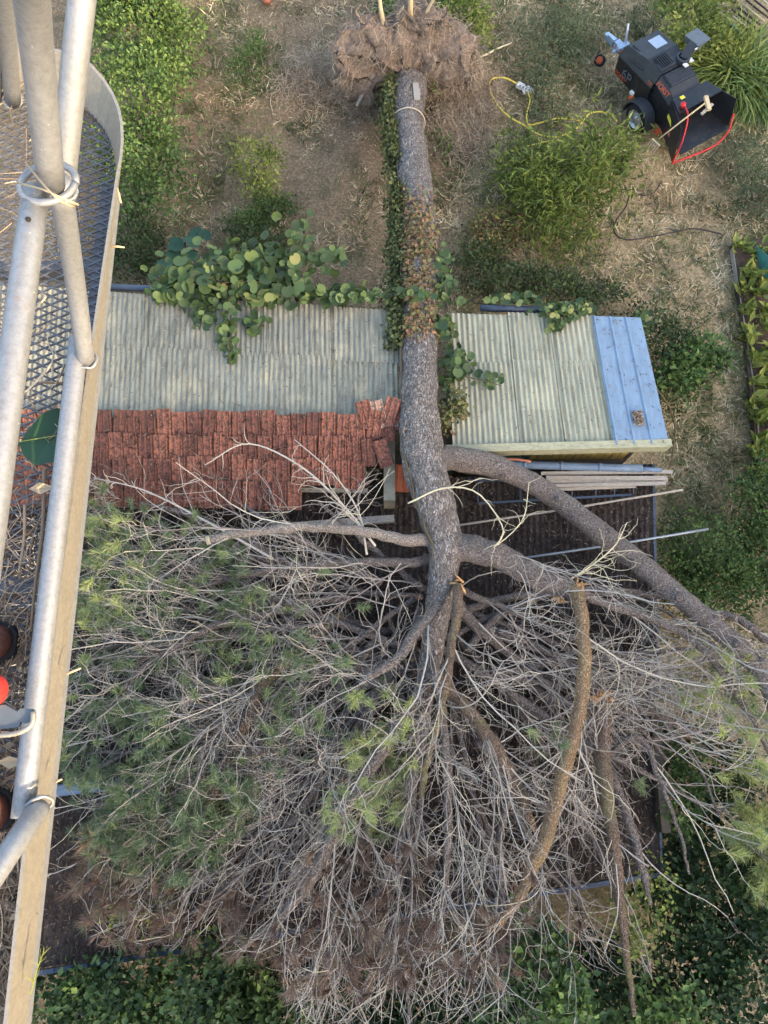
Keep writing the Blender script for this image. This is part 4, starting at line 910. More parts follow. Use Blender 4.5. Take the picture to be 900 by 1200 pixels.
def grass_clump(label, px, py, r, h, n, mat, lean=.5, wd=.022, tint=(0, 1), name='grass_clump'):
    b = at(px, py, 0); e = empty(name, b, label, 'grass')
    ang = rng.uniform(0, 2 * math.pi, n); rr = np.sqrt(rng.uniform(0, 1, n)) * r; P = b + np.stack([np.cos(ang) * rr, np.sin(ang) * rr, np.zeros(n)], -1)
    d = nrm(np.stack([np.cos(ang), np.sin(ang), np.zeros(n)], -1) * lean * (rr / r)[:, None] + rng.normal(size=(n, 3)) * .2 + [0, 0, 1]); L = h * rng.uniform(.5, 1.1, n); pts = [P]
    for k in range(4): d = nrm(d + np.array([0, 0, -.28]) + np.stack([np.cos(ang), np.sin(ang), np.zeros(n)], -1) * .16); pts.append(pts[-1] + d * (L / 4)[:, None])
    S = np.stack(pts, 1); t = nrm(np.gradient(S, axis=1)); s = nrm(np.cross(t, np.array([0, 0, 1.]) + rng.normal(size=(n, 1, 3)) * .3)) * (wd / 2 * np.array([.7, 1, .9, .6, .08]))[None, :, None]
    V = np.stack([S - s, S + s], 2).reshape(-1, 3); bs = (np.arange(n) * 10)[:, None]; k = np.arange(4)[None] * 2
    Q = np.stack([bs + k, bs + k + 1, bs + k + 3, bs + k + 2], -1).reshape(-1, 4)
    obj('blades', V, [Q], mat, e, False, np.repeat(rng.uniform(*tint, n), 10), kind='stuff'); return e
grass_clump('fountain of long bright green grass beside the chipper chute', 855, 85, .65, 1.0, 900, M['leaf_willow'], .9, .03, (.25, 1))
grass_clump('second clump of long green grass farther right of the chute', 885, 105, .6, .8, 550, M['leaf_mid'], .8, .028, (.4, 1))
shrub('seed_weeds', 'grey green seeding weeds left of the tow hitch', 'weeds', [blob(648, 45, .25, .8, .8, .2), blob(630, 75, .2, .5, .4, .15), blob(670, 30, .2, .5, .5, .2)], 2600, M['leaf_grey'], .10, .22, clump_r=.16, up=.3, per=16, stems=8)
SMALL = [ # label, blobs, n, mat, size, ratio
 ('yellow green bush with a flat top left of the trunk', [blob(300, 190, .5, .45, .45, .3), blob(305, 225, .4, .3, .3, .25)], 1500, 'leaf_yellow', .07, .5),
 ('bright green weedy bush just below the yellow green bush', [blob(322, 248, .3, .4, .28, .22), blob(300, 262, .25, .3, .25, .18)], 900, 'leaf_mid', .09, .4),
 ('dark green weeds at the back of the vine heap', [blob(310, 285, .3, .5, .25, .25), blob(270, 268, .2, .3, .2, .15)], 900, 'leaf_dark', .09, .45),
 ('small green bush at the top edge left of centre', [blob(285, 85, .3, .35, .4, .25), blob(300, 55, .2, .25, .3, .18)], 800, 'leaf_mid', .075, .45),
 ('bright round bush behind the root plate', [blob(462, 14, .5, .35, .3, .35)], 700, 'leaf_mid', .08, .6),
 ('tall bright leafy sapling bush right of the root plate', [blob(540, 20, .7, .55, .5, .45), blob(553, 48, .5, .4, .35, .3), blob(520, 8, .6, .4, .4, .4)], 2000, 'leaf_willow', .10, .5),
 ('young green shoots on the right flank of the trunk base', [blob(508, 105, .5, .18, .3, .3), blob(520, 172, .2, .22, .25, .15)], 330, 'leaf_mid', .10, .45),
 ('pale flowering weeds beside the white power strip', [blob(640, 120, .2, .35, .5, .15), blob(632, 95, .2, .3, .3, .12)], 800, 'leaf_grey', .07, .4),
 ('dark undergrowth along the back of the small shed', [blob(590, 335, .4, 1.0, .35, .3), blob(650, 340, .3, .7, .3, .25), blob(560, 310, .3, .5, .4, .25), blob(700, 350, .25, .6, .3, .2)], 3000, 'leaf_dark', .085, .5),
 ('dull green ground ivy patch right of the trunk', [blob(580, 265, .15, .5, .45, .12), blob(565, 290, .15, .4, .3, .12)], 1500, 'leaf_ivy', .065, .75),
 ('rounded broad leaved shrub right of the blue panel', [blob(815, 425, .8, .42, .4, .35), blob(795, 440, .7, .4, .35, .3)], 1300, 'leaf_mid', .11, .55),
 ('dark bramble mound against the side of the small shed', [blob(775, 405, .6, .55, .5, .45), blob(790, 460, .4, .4, .4, .3), blob(765, 380, .5, .4, .3, .35)], 2400, 'leaf_dark', .08, .5),
 ('lush dark green bush beside the blue edge of the low roof', [blob(810, 640, .7, .7, .55, .5), blob(840, 680, .6, .7, .6, .45), blob(800, 690, .6, .5, .5, .4), blob(870, 660, .4, .5, .5, .3)], 5200, 'leaf_mid', .075, .5),
 ('mixed green shrubbery at the right edge below the bed', [blob(885, 600, .5, .5, .6, .4), blob(890, 660, .5, .6, .7, .4), blob(895, 560, .4, .3, .4, .3)], 3000, 'leaf_mid', .08, .5),
 ('grassy weeds by the right edge above the bed', [blob(890, 230, .2, .5, .5, .15), blob(875, 190, .2, .5, .5, .15)], 1500, 'leaf_grey', .09, .3),
]
for lb, bl, n, mt, sz, ra in SMALL:
    shrub('garden_bush', lb, 'bush', bl, n, M[mt], sz, ra, clump_r=.11, per=20, stems=5, tint=(.0, .8) if 'lush' in lb or 'mixed' in lb else (0, 1))
# glossy broad-leaved bushes under the crown's lower edge
GLOSS = [('glossy broad leaved bush at the bottom left below the low roof', [blob(165, 1160, 1.5, .6, .45, .8), blob(240, 1150, 2.0, .45, .5, .7), blob(110, 1155, 1.3, .4, .3, .6), blob(275, 1165, 1.6, .4, .4, .6), blob(110, 1180, 1.3, .7, .5, .45), blob(230, 1195, 1.7, .8, .5, .45), blob(300, 1190, 1.5, .7, .4, .4), blob(60, 1190, 1.2, .6, .4, .4)], 6800, (.05, 1.0)),
         ('glossy bush poking through the dead twigs at the bottom centre', [blob(635, 1130, 2.6, .35, .40, .35), blob(640, 1180, 2.5, .5, .35, .4), blob(590, 1195, 2.2, .4, .3, .4)], 2600, (.35, 1.0)),
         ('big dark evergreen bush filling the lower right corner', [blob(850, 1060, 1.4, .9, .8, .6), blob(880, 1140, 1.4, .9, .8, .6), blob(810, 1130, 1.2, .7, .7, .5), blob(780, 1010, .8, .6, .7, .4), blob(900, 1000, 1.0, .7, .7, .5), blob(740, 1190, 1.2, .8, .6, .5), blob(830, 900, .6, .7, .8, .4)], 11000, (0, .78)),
         ('bush tip in sunlit tints at the bottom edge right of centre', [blob(800, 1185, 2.1, .35, .25, .3), blob(760, 1195, 2.0, .4, .3, .3)], 800, (.6, 1)),  # brightest leaf tints stand for sunlight on this tip
         ('shade-toned undergrowth beneath the lower end of the dead crown', [blob(420, 1175, .7, 1.0, .6, .4), blob(520, 1180, .7, 1.0, .6, .4), blob(610, 1170, .7, .9, .6, .4), blob(340, 1185, .8, .8, .5, .4), blob(690, 1160, .7, .7, .6, .4), blob(470, 1215, .7, 1.2, .5, .4), blob(330, 1140, .6, .7, .4, .4)], 8500, (0, .5))]  # added with dark leaf tints to deepen the shade below the twigs
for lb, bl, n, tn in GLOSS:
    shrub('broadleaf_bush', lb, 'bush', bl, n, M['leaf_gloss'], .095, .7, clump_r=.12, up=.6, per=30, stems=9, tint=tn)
shrub('climbing_shrub', 'small yellow green climber twined in the twigs at lower right', 'shrub', [blob(755, 1070, 2.5, .25, .45, .25), blob(740, 1100, 2.4, .2, .3, .2), blob(772, 1030, 2.5, .12, .25, .15)], 520, M['leaf_yellow'], .06, .7, clump_r=.09, per=14, stems=5, base=at(760, 1080, 1.2))
shrub('climbing_shrub', 'yellow green sprig inside the crown at lower left', 'shrub', [blob(185, 1055, 2.3, .35, .35, .25), blob(150, 1065, 2.3, .2, .2, .2)], 420, M['leaf_yellow'], .065, .6, clump_r=.08, per=14, stems=4, base=at(180, 1060, 1.9))
shrub('climbing_shrub', 'dim green bush showing through the twigs at the right', 'shrub', [blob(805, 900, 1.6, .25, .4, .3), blob(795, 945, 1.6, .25, .35, .25)], 700, M['leaf_mid'], .075, .6, clump_r=.1, stems=4)

# rows of chard-like plants in the bed
ORD = 'first second third fourth fifth sixth seventh eighth ninth tenth eleventh twelfth thirteenth fourteenth fifteenth'.split()
for r_, x0_ in enumerate((868, 884, 900)):
    for k in range(15):
        f = k / 14; px = x0_ + 26 * f + rng.normal() * 1.5 + (3 if r_ else 0); py = 300 + 300 * f + rng.normal() * 3 + (5 if r_ == 1 else 0)
        if px > 905: continue
        b = at(px, py, .09); e = empty('vegetable_plant', b, 'leafy vegetable plant, ' + ORD[k] + ' from the top in the bed row ' + ('nearest the edging board', 'second from the edging board', 'farthest from the edging board')[r_], 'plant', 'vegetables planted in the bed')
        n = 18; a = rng.uniform(0, 2 * math.pi, n); d = np.stack([np.cos(a), np.sin(a), rng.uniform(.5, 1.6, n)], -1)
        L = rng.uniform(.18, .32, n); V, F, kk = leaves(b + rng.normal(size=(n, 3)) * .06 + [0, 0, .05], d, np.array([0, 0, 1.]) + rdir(n) * .3, L, L * .42, 'oval'); obj('leaf_rosette', V, F, M['leaf_yellow'], e, False, np.repeat(rng.uniform(.25, 1, n), kk), kind='stuff')
for k, (a, b) in enumerate([((857, 292), (880, 440)), ((880, 440), (897, 600))]):
    V, F = beam(at(*a, .05), at(*b, .05), .016, .12); obj('edging_board', V, F, M['old_wood'], smooth=False, label=('weathered edging board along the upper half of the bed', 'weathered edging board along the lower half of the bed')[k], cat='board')
ns_ = patch(at(886, 288, .3), at(900, 300, .4), at(902, 330, .15), at(890, 318, .1)); seg = [ns_(np.full(8, t), np.linspace(0, 1, 8)) for t in np.linspace(0, 1, 14)] + [ns_(np.linspace(0, 1, 8), np.full(8, t)) for t in np.linspace(0, 1, 14)]
V, F, _ = tubes(np.array(seg), np.full((len(seg), 8), .006), 4, False)
obj('net_scrap', V, F, M['net'], label='scrap of green netting at the head of the bed', cat='netting')

# ------------------------------------------------------------------ grass, straw and chips (nobody could count them)
def field(n, reg):
    x = rng.uniform(reg[0], reg[1], n); y = rng.uniform(reg[2], reg[3], n); return np.stack([x, y, np.zeros(n)], -1)
def ground_z(P): return .05 * np.sin(P[:, 0] * 1.3 + .7 * np.sin(P[:, 1] * .9)) * np.sin(P[:, 1] * 1.1 + .4) - .05
def under_roof(P):
    x, y = P[:, 0], P[:, 1]; return (x < 4.0) & (y < 5.4) & (y > -3.3) | (x < -7)
def lowfreq(P, s, o=0):
    return np.array([mnoise.noise(Vector((p[0] * s + o, p[1] * s - o, 1.5))) + .5 * mnoise.noise(Vector((p[0] * s * 2.7, p[1] * s * 2.7 + o, 4))) for p in P])
REG = (-6.5, 9.5, -6, 17)
GREEN = [(285, 80, 45, 70), (250, 20, 40, 30), (240, 180, 40, 60), (655, 60, 50, 60), (620, 150, 40, 50), (570, 340, 70, 25), (740, 20, 60, 40), (870, 400, 14, 130), (835, 560, 50, 60), (850, 650, 60, 60), (590, 220, 40, 60), (885, 220, 25, 60), (650, 300, 60, 40), (800, 320, 30, 60), (590, 20, 30, 30), (690, 320, 30, 30), (540, 190, 20, 40), (720, 250, 40, 20), (820, 480, 20, 80), (345, 240, 15, 10), (240, 330, 60, 20)]
def green_amt(P):
    px = project(P)[0]; g = np.zeros(len(P))
    for (x, y, rx, ry) in GREEN: g = np.maximum(g, np.clip(1.3 - (((px[:, 0] - x) / rx) ** 2 + ((px[:, 1] - y) / ry) ** 2), 0, 1))
    return g
def tussocks(n, dens, per, rad, hgt, wd, mat, name, label, cat, lean, tint_jit=.12, z0=0.0):
    """blades in small tufts; every tuft has its own shade"""
    C = field(n, REG); C = C[~under_roof(C)]; C = C[rng.uniform(size=len(C)) < dens(C)]; m = len(C)
    sz = rng.uniform(.5, 1.4, m); base_t = np.clip(.5 + .42 * lowfreq(C, 1.7, 5) + rng.normal(size=m) * .18, 0, 1)
    idx = np.repeat(np.arange(m), per); n_ = len(idx); off = rng.normal(size=(n_, 3)) * rad * sz[idx, None]; off[:, 2] = 0
    P = C[idx] + off; P[:, 2] = ground_z(P) + z0
    d = nrm(off + rng.normal(size=(n_, 3)) * rad * .6) * lean + np.array([0, 0, 1.]) * rng.uniform(.25, 1.0, (n_, 1)); d[:, 2] = np.abs(d[:, 2])
    L = hgt * sz[idx] * rng.uniform(.5, 1.2, n_); V, F, k = leaves(P, d, rdir(n_) * .6 + [0, 0, .8], L, wd * rng.uniform(.6, 1.6, n_), 'blade')
    t = np.clip(base_t[idx] + rng.normal(size=n_) * tint_jit, 0, 1)
    return tag(obj(name, V, F, mat, None, False, np.repeat(t, k)), label, cat, kind='stuff')
tussocks(24000, lambda P: green_amt(P) * .8 + np.clip(lowfreq(P, .75) + .10, 0, .6) * 1.5 * (P[:, 0] > .6) + np.clip(lowfreq(P, 1.1, 9) - .12, 0, .4) * (P[:, 0] <= .6) + .05, 10, .055, .16, .015, M['grass_green'], 'green_grass', 'short green grass and weeds growing in patches', 'grass', .9)
tussocks(27000, lambda P: np.where(P[:, 0] > 1.2, .72 + .8 * lowfreq(P, .9, 7), .20 + .9 * lowfreq(P, .9, 7)), 8, .06, .16, .0120, M['grass_dry'], 'dry_straw', 'parched straw and dry grass lying over the garden', 'straw', 1.6)
P = field(60000, (-6.5, 3.5, 5.3, 17)); lf = lowfreq(P, 1.1, 3); P = P[rng.uniform(size=len(P)) < .45 + lf]; n = len(P); P[:, 2] = ground_z(P) + .02
d = rdir(n); d[:, 2] *= .2; L = rng.uniform(.012, .06, n); V, F, k = leaves(P, d, rdir(n) * .5 + [0, 0, 1.], L, L * rng.uniform(.15, .6, n), 'oval')
tag(obj('wood_chips', V, F, M['litter'], None, False, np.repeat(rng.uniform(0, 1, n), k)), 'wood chips and leaf litter on the bare soil', 'litter', kind='stuff')

# ------------------------------------------------------------------ wood chipper on its road trailer (local x runs from the hitch to the hopper)
def loft(sections, cap=True):
    """sections: list of (n,3) rings"""
    S = [np.asarray(s, float) for s in sections]; n = len(S[0]); V = np.concatenate(S); i = np.arange(n); i2 = (i + 1) % n
    Q = [np.stack([k * n + i, k * n + i2, (k + 1) * n + i2, (k + 1) * n + i], -1) for k in range(len(S) - 1)]; T = []
    if cap:
        c0 = S[0].mean(0); c1 = S[-1].mean(0); V = np.concatenate([V, [c0, c1]]); m = len(S) * n
        T = [np.stack([i2, i, np.full(n, m)], -1), np.stack([(len(S) - 1) * n + i, (len(S) - 1) * n + i2, np.full(n, m + 1)], -1)]
    return V, [np.concatenate(Q)] + ([np.concatenate(T)] if T else [])
def ring(x, prof): return [(x, y, z) for y, z in prof]
CH_ROT = math.radians(-58.5); CH_LOC = at(712, 40, .45) * [1, 1, 0]
ch = empty('wood_chipper', CH_LOC, 'black towable wood chipper with red framed infeed hopper on the dry lawn', 'chipper', rz=CH_ROT)
ch.scale = (.92, .92, .92)
def cpart(name, VF, mat, parent=ch, smooth=False, label=None):
    o = obj(name, VF[0], VF[1], M[mat], parent, smooth, local=True); ORIG[o.name] = ORIG[ch.name]
    if label: o['label'] = label
    return o
draw = cpart('drawbar', beam((.22, 0, .46), (1.25, 0, .46), .09, .1), 'black_paint')
cpart('coupling_head', merge([hexa([(-.02, -.03, .40), (.26, -.06, .40), (.26, .06, .40), (-.02, .03, .40)], [(0, -.03, .52), (.26, -.05, .56), (.26, .05, .56), (0, .03, .52)]), lathe([(-.08, .001), (-.08, .055), (.05, .06), (.08, .03), (.085, .001)], (.01, 0, .45), (0, 0, 1), 14)]), 'zinc', draw)
cpart('brake_housing', merge([box(.30, .62, -.07, .07, .42, .58), box(.45, .56, -.13, .14, .5, .62)]), 'zinc', draw)
cpart('brake_lever', merge([beam((.52, .06, .55), (.32, .15, .92), .035, .035), beam((.45, -.12, .5), (.50, -.24, .55), .06, .05)]), 'zinc', draw)
cpart('cable_loop', (lambda t: (t[0], t[1]))(tubes(smooth_path([(.3, -.03, .5), (.5, -.12, .55), (.7, -.1, .6), (.9, -.04, .55)], 12), np.full(12, .012), 6)), 'orange', draw, True)
for s in (-1, 1): cpart('chassis_rail', beam((1.0, s * .34, .42), (2.75, s * .38, .42), .07, .1), 'black_paint')
body = [ring(.86, [(-.44, .50), (.44, .50), (.47, .85), (.40, 1.00), (-.40, 1.00), (-.47, .85)]), ring(.92, [(-.47, .48), (.47, .48), (.50, .9), (.38, 1.12), (-.38, 1.12), (-.50, .9)]), ring(1.5, [(-.48, .48), (.48, .48), (.51, .95), (.36, 1.24), (-.36, 1.24), (-.51, .95)]), ring(1.93, [(-.47, .48), (.47, .48), (.49, .95), (.35, 1.22), (-.35, 1.22), (-.49, .95)])]
cover = cpart('engine_cover', loft(body), 'black_paint')
cpart('top_panel', merge([hexa([(1.0, -.33, 1.13), (1.0, .31, 1.13), (1.88, .30, 1.225), (1.88, -.31, 1.225)], [(1.0, -.32, 1.165), (1.0, .30, 1.165), (1.88, .29, 1.25), (1.88, -.30, 1.25)])]), 'black_plastic', cover)
cpart('window', hexa([(1.08, -.02, 1.168), (1.08, .27, 1.168), (1.46, .26, 1.21), (1.46, -.02, 1.21)], [(1.08, -.02, 1.18), (1.08, .27, 1.18), (1.46, .26, 1.222), (1.46, -.02, 1.222)]), 'glass', cover)
for k in range(6): cpart('louver', beam((1.55, -.24 + k * .05, 1.262), (1.84, -.24 + k * .05, 1.272), .014, .02), 'black_paint', cover)
for x in (1.15, 1.38, 1.62): cpart('side_seam', beam((x, -.503, .52), (x, -.515, .93), .012, .012), 'black_plastic', cover)
cpart('handle', beam((1.2, -.47, 1.04), (1.55, -.46, 1.08), .03, .03), 'black_plastic', cover)
feed = cpart('feed_housing', loft([ring(1.94, [(-.40, .45), (.40, .45), (.42, 1.05), (.34, 1.18), (-.34, 1.18), (-.42, 1.05)]), ring(2.25, [(-.42, .45), (.42, .45), (.44, 1.0), (.34, 1.14), (-.34, 1.14), (-.44, 1.0)]), ring(2.55, [(-.38, .5), (.38, .5), (.40, .9), (.34, 1.0), (-.34, 1.0), (-.40, .9)])]), 'black_paint')
cpart('ribbed_cover', merge([hexa([(1.97, -.30, 1.175), (1.97, .30, 1.175), (2.25, .30, 1.14), (2.25, -.30, 1.14)], [(1.97, -.29, 1.21), (1.97, .29, 1.21), (2.25, .29, 1.175), (2.25, -.29, 1.175)])] + [beam((1.99 + 0.052 * k, -.28, 1.212 - .0065 * k), (1.99 + .052 * k, .28, 1.212 - .0065 * k), .014, .02) for k in range(5)]), 'black_plastic', feed)
for (x, y) in ((1.98, .18), (1.94, .34)): cpart('control_label', box(x, x + .09, y - .045, y + .045, 1.255, 1.275), 'white_plastic', feed)
# discharge chute with its grey deflector, turned to the far side
cpart('chute', merge([beam((1.85, .30, 1.20), (1.76, .52, 1.40), .17, .19), lathe([(-.06, .14), (.10, .14), (.11, .10)], (1.86, .24, 1.20), (0, 0, 1), 18)]), 'black_plastic')
cpart('deflector', merge([hexa([(1.60, .44, 1.34), (1.92, .50, 1.34), (1.84, .84, 1.38), (1.54, .76, 1.38)], [(1.56, .42, 1.47), (1.92, .48, 1.47), (1.88, .84, 1.44), (1.52, .78, 1.44)])]), 'grey_plate')
cpart('chute_handle', beam((1.90, .52, 1.42), (1.92, .42, 1.42), .025, .025), 'white_plastic')
# flared hopper: two sides, floor, back
HB, HO = 2.50, 3.36
def panel(a, b, c_, d, th=.018):
    P = np.array([a, b, c_, d], float); nn = nrm(np.cross(P[1] - P[0], P[3] - P[0])) * th / 2; return hexa(P - nn, P + nn)
hop = cpart('hopper_floor', panel((HB, -.40, .62), (HO, -.66, .60), (HO, .62, .60), (HB, .40, .62)), 'black_paint')
cpart('hopper_side', panel((HB, -.44, .44), (HO - .02, -.76, .44), (HO - .22, -.70, 1.12), (HB, -.44, 1.12)), 'black_paint')
cpart('hopper_side', panel((HB, .40, .52), (HO - .05, .66, .52), (HO - .22, .68, 1.12), (HB, .44, 1.12)), 'black_paint')
cpart('hopper_back', panel((HB, -.42, .64), (HB, .42, .64), (HB - .02, .43, 1.12), (HB - .02, -.43, 1.12)), 'black_paint')
cpart('hopper_roof', panel((HB - .02, -.43, 1.13), (HB + .34, -.55, 1.14), (HB + .34, .53, 1.14), (HB - .02, .43, 1.13)), 'black_paint')
def tube_part(name, pts, r, mat, n=24, parent=ch): P = smooth_path(pts, n); V, F, _ = tubes(P, np.full(n, r), 10); return cpart(name, (V, F), mat, parent, True)
bar = np.array([(HO - .0, -.80, .44), (HO + .05, -.66, .50), (HO + .16, -.2, .58), (HO + .17, .18, .60), (HO + .06, .52, .66), (HO - .12, .68, .84)])
tube_part('red_guard_bar', bar, .019, 'red', 40)
tube_part('red_control_bar', [(HO - .0, -.79, .46), (HO - .10, -.66, .84), (HO - .36, -.46, 1.16), (HO - .62, -.38, 1.20)], .017, 'red')
cpart('control_knob', lathe([(-.04, .05), (.03, .055), (.05, .03), (.051, .001)], (HO - .62, -.40, 1.20), (0, -.3, 1), 14), 'red')
for (x, z, wx, wz, mt) in ((2.58, .80, .24, .08, 'yellow'), (3.10, .56, .13, .11, 'yellow'), (2.52, 1.145, .07, .0, 'yellow')):
    if wz: cpart('warning_label', panel((x, -.462 - (x - HB) * .36, z), (x + wx, -.462 - (x + wx - HB) * .36, z), (x + wx, -.462 - (x + wx - HB) * .345, z + wz), (x, -.462 - (x - HB) * .345, z + wz), .006), mt)
    else: cpart('warning_label', box(x, x + wx, -.30, -.20, 1.142, 1.152), mt)
for x, z, mt in ((2.90, .78, 'teal'), (2.88, .66, 'pink')): cpart('round_label', lathe([(0, .045), (.008, .045), (.009, .001)], (x, -.455 - (x - HB) * .36, z), (-.3, -1, 0), 16), mt)
# wheels, mudguards, lamps
for s in (-1, 1):
    c_ = np.array([2.0, s * .60, .31]); ax = (0, s, 0)
    wh = cpart('wheel', lathe([(-.085, .20), (-.09, .27), (-.06, .305), (0, .312), (.06, .305), (.09, .27), (.085, .20)], c_, ax, 36), 'rubber', ch, True)
    cpart('rim', lathe([(.085, .205), (.075, .19), (.03, .17), (.03, .12), (.055, .10), (.06, .05), (.08, .04), (.08, .001)], c_, ax, 30), 'rim', wh, True)
    for k in range(10):
        a = k * math.pi / 5; cpart('rim_slot', lathe([(0, .018), (.004, .016), (.005, .001)], c_ + np.array([math.cos(a) * .145, s * .032, math.sin(a) * .145]), ax, 8), 'rubber', wh)
    secs = []
    for a in np.linspace(math.radians(-8), math.radians(188), 18):
        d = np.array([math.cos(a), 0, math.sin(a)]); o_ = c_ + d * .365; i_ = c_ + d * .35
        secs.append([o_ + [0, s * .12, 0], o_ + [0, -s * .14, 0], i_ + [0, -s * .14, 0], i_ + [0, s * .12, 0]])
    cpart('mudguard', loft(secs), 'black_plastic')
    cpart('marker_lamp', box(1.60, 1.66, s * .60 - .03, s * .60 + .03, .50, .55), 'orange')
    cpart('tail_lamp', box(2.52, 2.62, s * .56 - .05, s * .56 + .05, .40, .47), 'orange')
cpart('number_plate', box(1.52, 1.62, -.56, -.50, .52, .58), 'white_plastic')
cpart('axle', (lambda t: (t[0], t[1]))(tubes(np.array([[2.0, -.55, .31], [2.0, .55, .31]]), np.full(2, .04), 10)), 'black_paint')
def lettering(name, text, size, mat, loc, xdir, ydir, parent, extrude=.003):
    cu = bpy.data.curves.new(name, 'FONT'); cu.body = text; cu.size = size; cu.extrude = extrude; cu.materials.append(M[mat])
    tmp = bpy.data.objects.new(name, cu); me = bpy.data.meshes.new_from_object(tmp); bpy.data.objects.remove(tmp)
    o = bpy.data.objects.new(name, me); COL.objects.link(o); o.parent = parent
    xa = nrm(np.array(xdir, float)); ya = np.array(ydir, float); ya = nrm(ya - xa * (xa @ ya)); za = np.cross(xa, ya)
    o.matrix_local = Matrix(((xa[0], ya[0], za[0], loc[0]), (xa[1], ya[1], za[1], loc[1]), (xa[2], ya[2], za[2], loc[2]), (0, 0, 0, 1)))
    return o
lettering('lettering', '6P', .30, 'grey_letters', (1.12, -.512, .62), (1, -.02, 0), (0, -.05, 1), cover)
lettering('lettering', 'FORST', .12, 'orange', (.93, -.497, .53), (1, -.02, 0), (0, -.05, 1), cover)
lettering('lettering', 'FORST', .13, 'orange', (1.97, -.43, 1.06), (1, 0, -.05), (0, .6, .7), feed)
lettering('lettering', 'TP', .10, 'orange', (1.80, -.495, .98), (1, 0, 0), (0, .3, .9), cover)

# things lying on and around the chipper
V, F = beam(at(827, 113, 1.22), at(831, 129, 1.22), .07, .05); obj('wood_offcut', V, F, M['planed'], smooth=False, label='pale wooden offcut lying on top of the hopper', cat='wood block')
V, F = beam(at(822, 134, 1.19), at(835, 122, 1.20), .05, .03); obj('wood_offcut', V, F, M['old_wood'], smooth=False, label='grey wooden offcut next to the pale one on the hopper', cat='wood block')
tool = empty('hand_rake', at(770, 165, 0), 'long yellow handled rake leaning across the chipper', 'rake')
V, F, _ = tubes(np.stack([at(772, 163, .75), at(800, 141, 1.12), at(826, 121, 1.28)]), np.full(3, .014), 8); obj('handle', V, F, M['planed'], tool)
V, F = beam(at(764, 163, .72), at(773, 171, .72), .03, .03); obj('rake_head', V, F, M['white_twig'], tool, False)
for k in range(5): q = at(764 + 2.1 * k, 163 + 1.9 * k, .72); V, F = beam(q, q + [-.05, -.05, -.10], .012, .012); obj('tine', V, F, M['white_twig'], tool, False)
jw = empty('jockey_wheel', at(703, 71, 0), 'small black wheel with orange hub on the grass left of the hitch', 'wheel')
V, F = lathe([(-.04, .07), (-.04, .11), (.04, .11), (.04, .07)], at(703, 71, .10), (-.5, -.5, .7), 18); obj('tyre', V, F, M['rubber'], jw)
V, F = lathe([(-.03, .001), (-.03, .07), (.045, .07), (.05, .03), (.05, .001)], at(703, 71, .10), (-.5, -.5, .7), 14); obj('hub', V, F, M['orange'], jw)

# hoses, power strip, pipe, pots
def line_obj(name, label, cat, pts, r, mat, z=.06, n=60):
    P = smooth_path([at(p[0], p[1], p[2] if len(p) > 2 else z) for p in pts], n); V, F, _ = tubes(P, np.full(n, r), 6); return obj(name, V, F, M[mat], label=label, cat=cat)
line_obj('power_cable', 'yellow cable looping out of the white power strip to the trunk side', 'cable', [(606, 98), (590, 91), (576, 93), (574, 104), (580, 118), (594, 135), (616, 148), (630, 157), (650, 161), (668, 155), (680, 146), (690, 134), (702, 131), (716, 134), (724, 143)], .017, 'hose_yellow', .14)
line_obj('power_cable', 'second yellow cable running from the strip into the narrow leaved shrub', 'cable', [(618, 107), (621, 118), (617, 135), (620, 146), (636, 143), (652, 139), (672, 140), (684, 142)], .015, 'hose_yellow', .16)
line_obj('power_cable', 'faded yellow cable trailing below the others towards the clay pipe', 'cable', [(670, 164), (645, 165), (620, 171), (596, 179), (586, 190), (588, 200), (596, 206)], .015, 'hose_yellow', .14)
line_obj('garden_hose', 'thin black hose curving over the dry lawn below the shrub', 'hose', [(737, 230), (733, 243), (722, 258), (719, 268), (724, 277), (738, 281), (765, 277), (795, 271), (815, 268), (845, 274)], .016, 'hose_black', .05)
line_obj('garden_hose', 'short black hose arc near the chipper tail', 'hose', [(775, 212), (768, 224), (758, 229), (748, 228)], .012, 'hose_black', .05)
line_obj('bent_wire', 'brown wire looping off the side of the small shed', 'wire', [(765, 450, 2.0), (783, 475, 1.2), (791, 500, .6), (789, 525, .3), (786, 545, .1)], .012, 'stem')
ps = empty('power_strip', at(615, 103, 0), 'white power strip lying in the grass above the shrub', 'power strip')
V, F = beam(at(606, 99, .14), at(624, 107, .14), .11, .07); obj('housing', V, F, M['white_plastic'], ps, False)
V, F = beam(at(613, 109, .12), at(619, 105, .16), .07, .06); obj('plug', V, F, M['white_plastic'], ps, False)
for q in (.2, .4, .6, .8): p = at(606, 99, .177) * (1 - q) + at(624, 107, .177) * q; V, F = lathe([(0, .022), (.003, .022), (.004, .001)], p, (0, 0, 1), 10); obj('socket', V, F, M['grey_plate'], ps)
V, F = lathe([(0, .055), (0, .08), (.42, .075), (.42, .055), (0, .055)], at(612, 252, .1), at(605, 268, .1) - at(612, 252, .1), 18); obj('clay_pipe', V, F, M['clay'], label='broken terracotta pipe length on the soil right of the trunk', cat='pipe')
V, F = lathe([(0, .001), (0, .11), (.22, .15), (.22, .13), (.03, .10), (.03, .001)], at(722, 200, .25), (.2, .1, 1), 16); obj('plant_pot', V, F, M['hose_black'], label='black plastic pot half hidden in the narrow leaved shrub', cat='pot')
V, F = beam(at(418, 124, .25), at(438, 86, .75), .06, .03); obj('timber_stake', V, F, M['old_wood'], smooth=False, label='pale timber stake leaning left of the trunk base', cat='stake')
V, F = lathe([(0, .001), (0, .09), (.18, .12), (.18, .10), (.02, .08), (.02, .001)], at(313, 2, .0), (0, 0, 1), 14); obj('flower_pot', V, F, M['clay'], label='terracotta pot at the top edge left of the root plate', cat='pot')
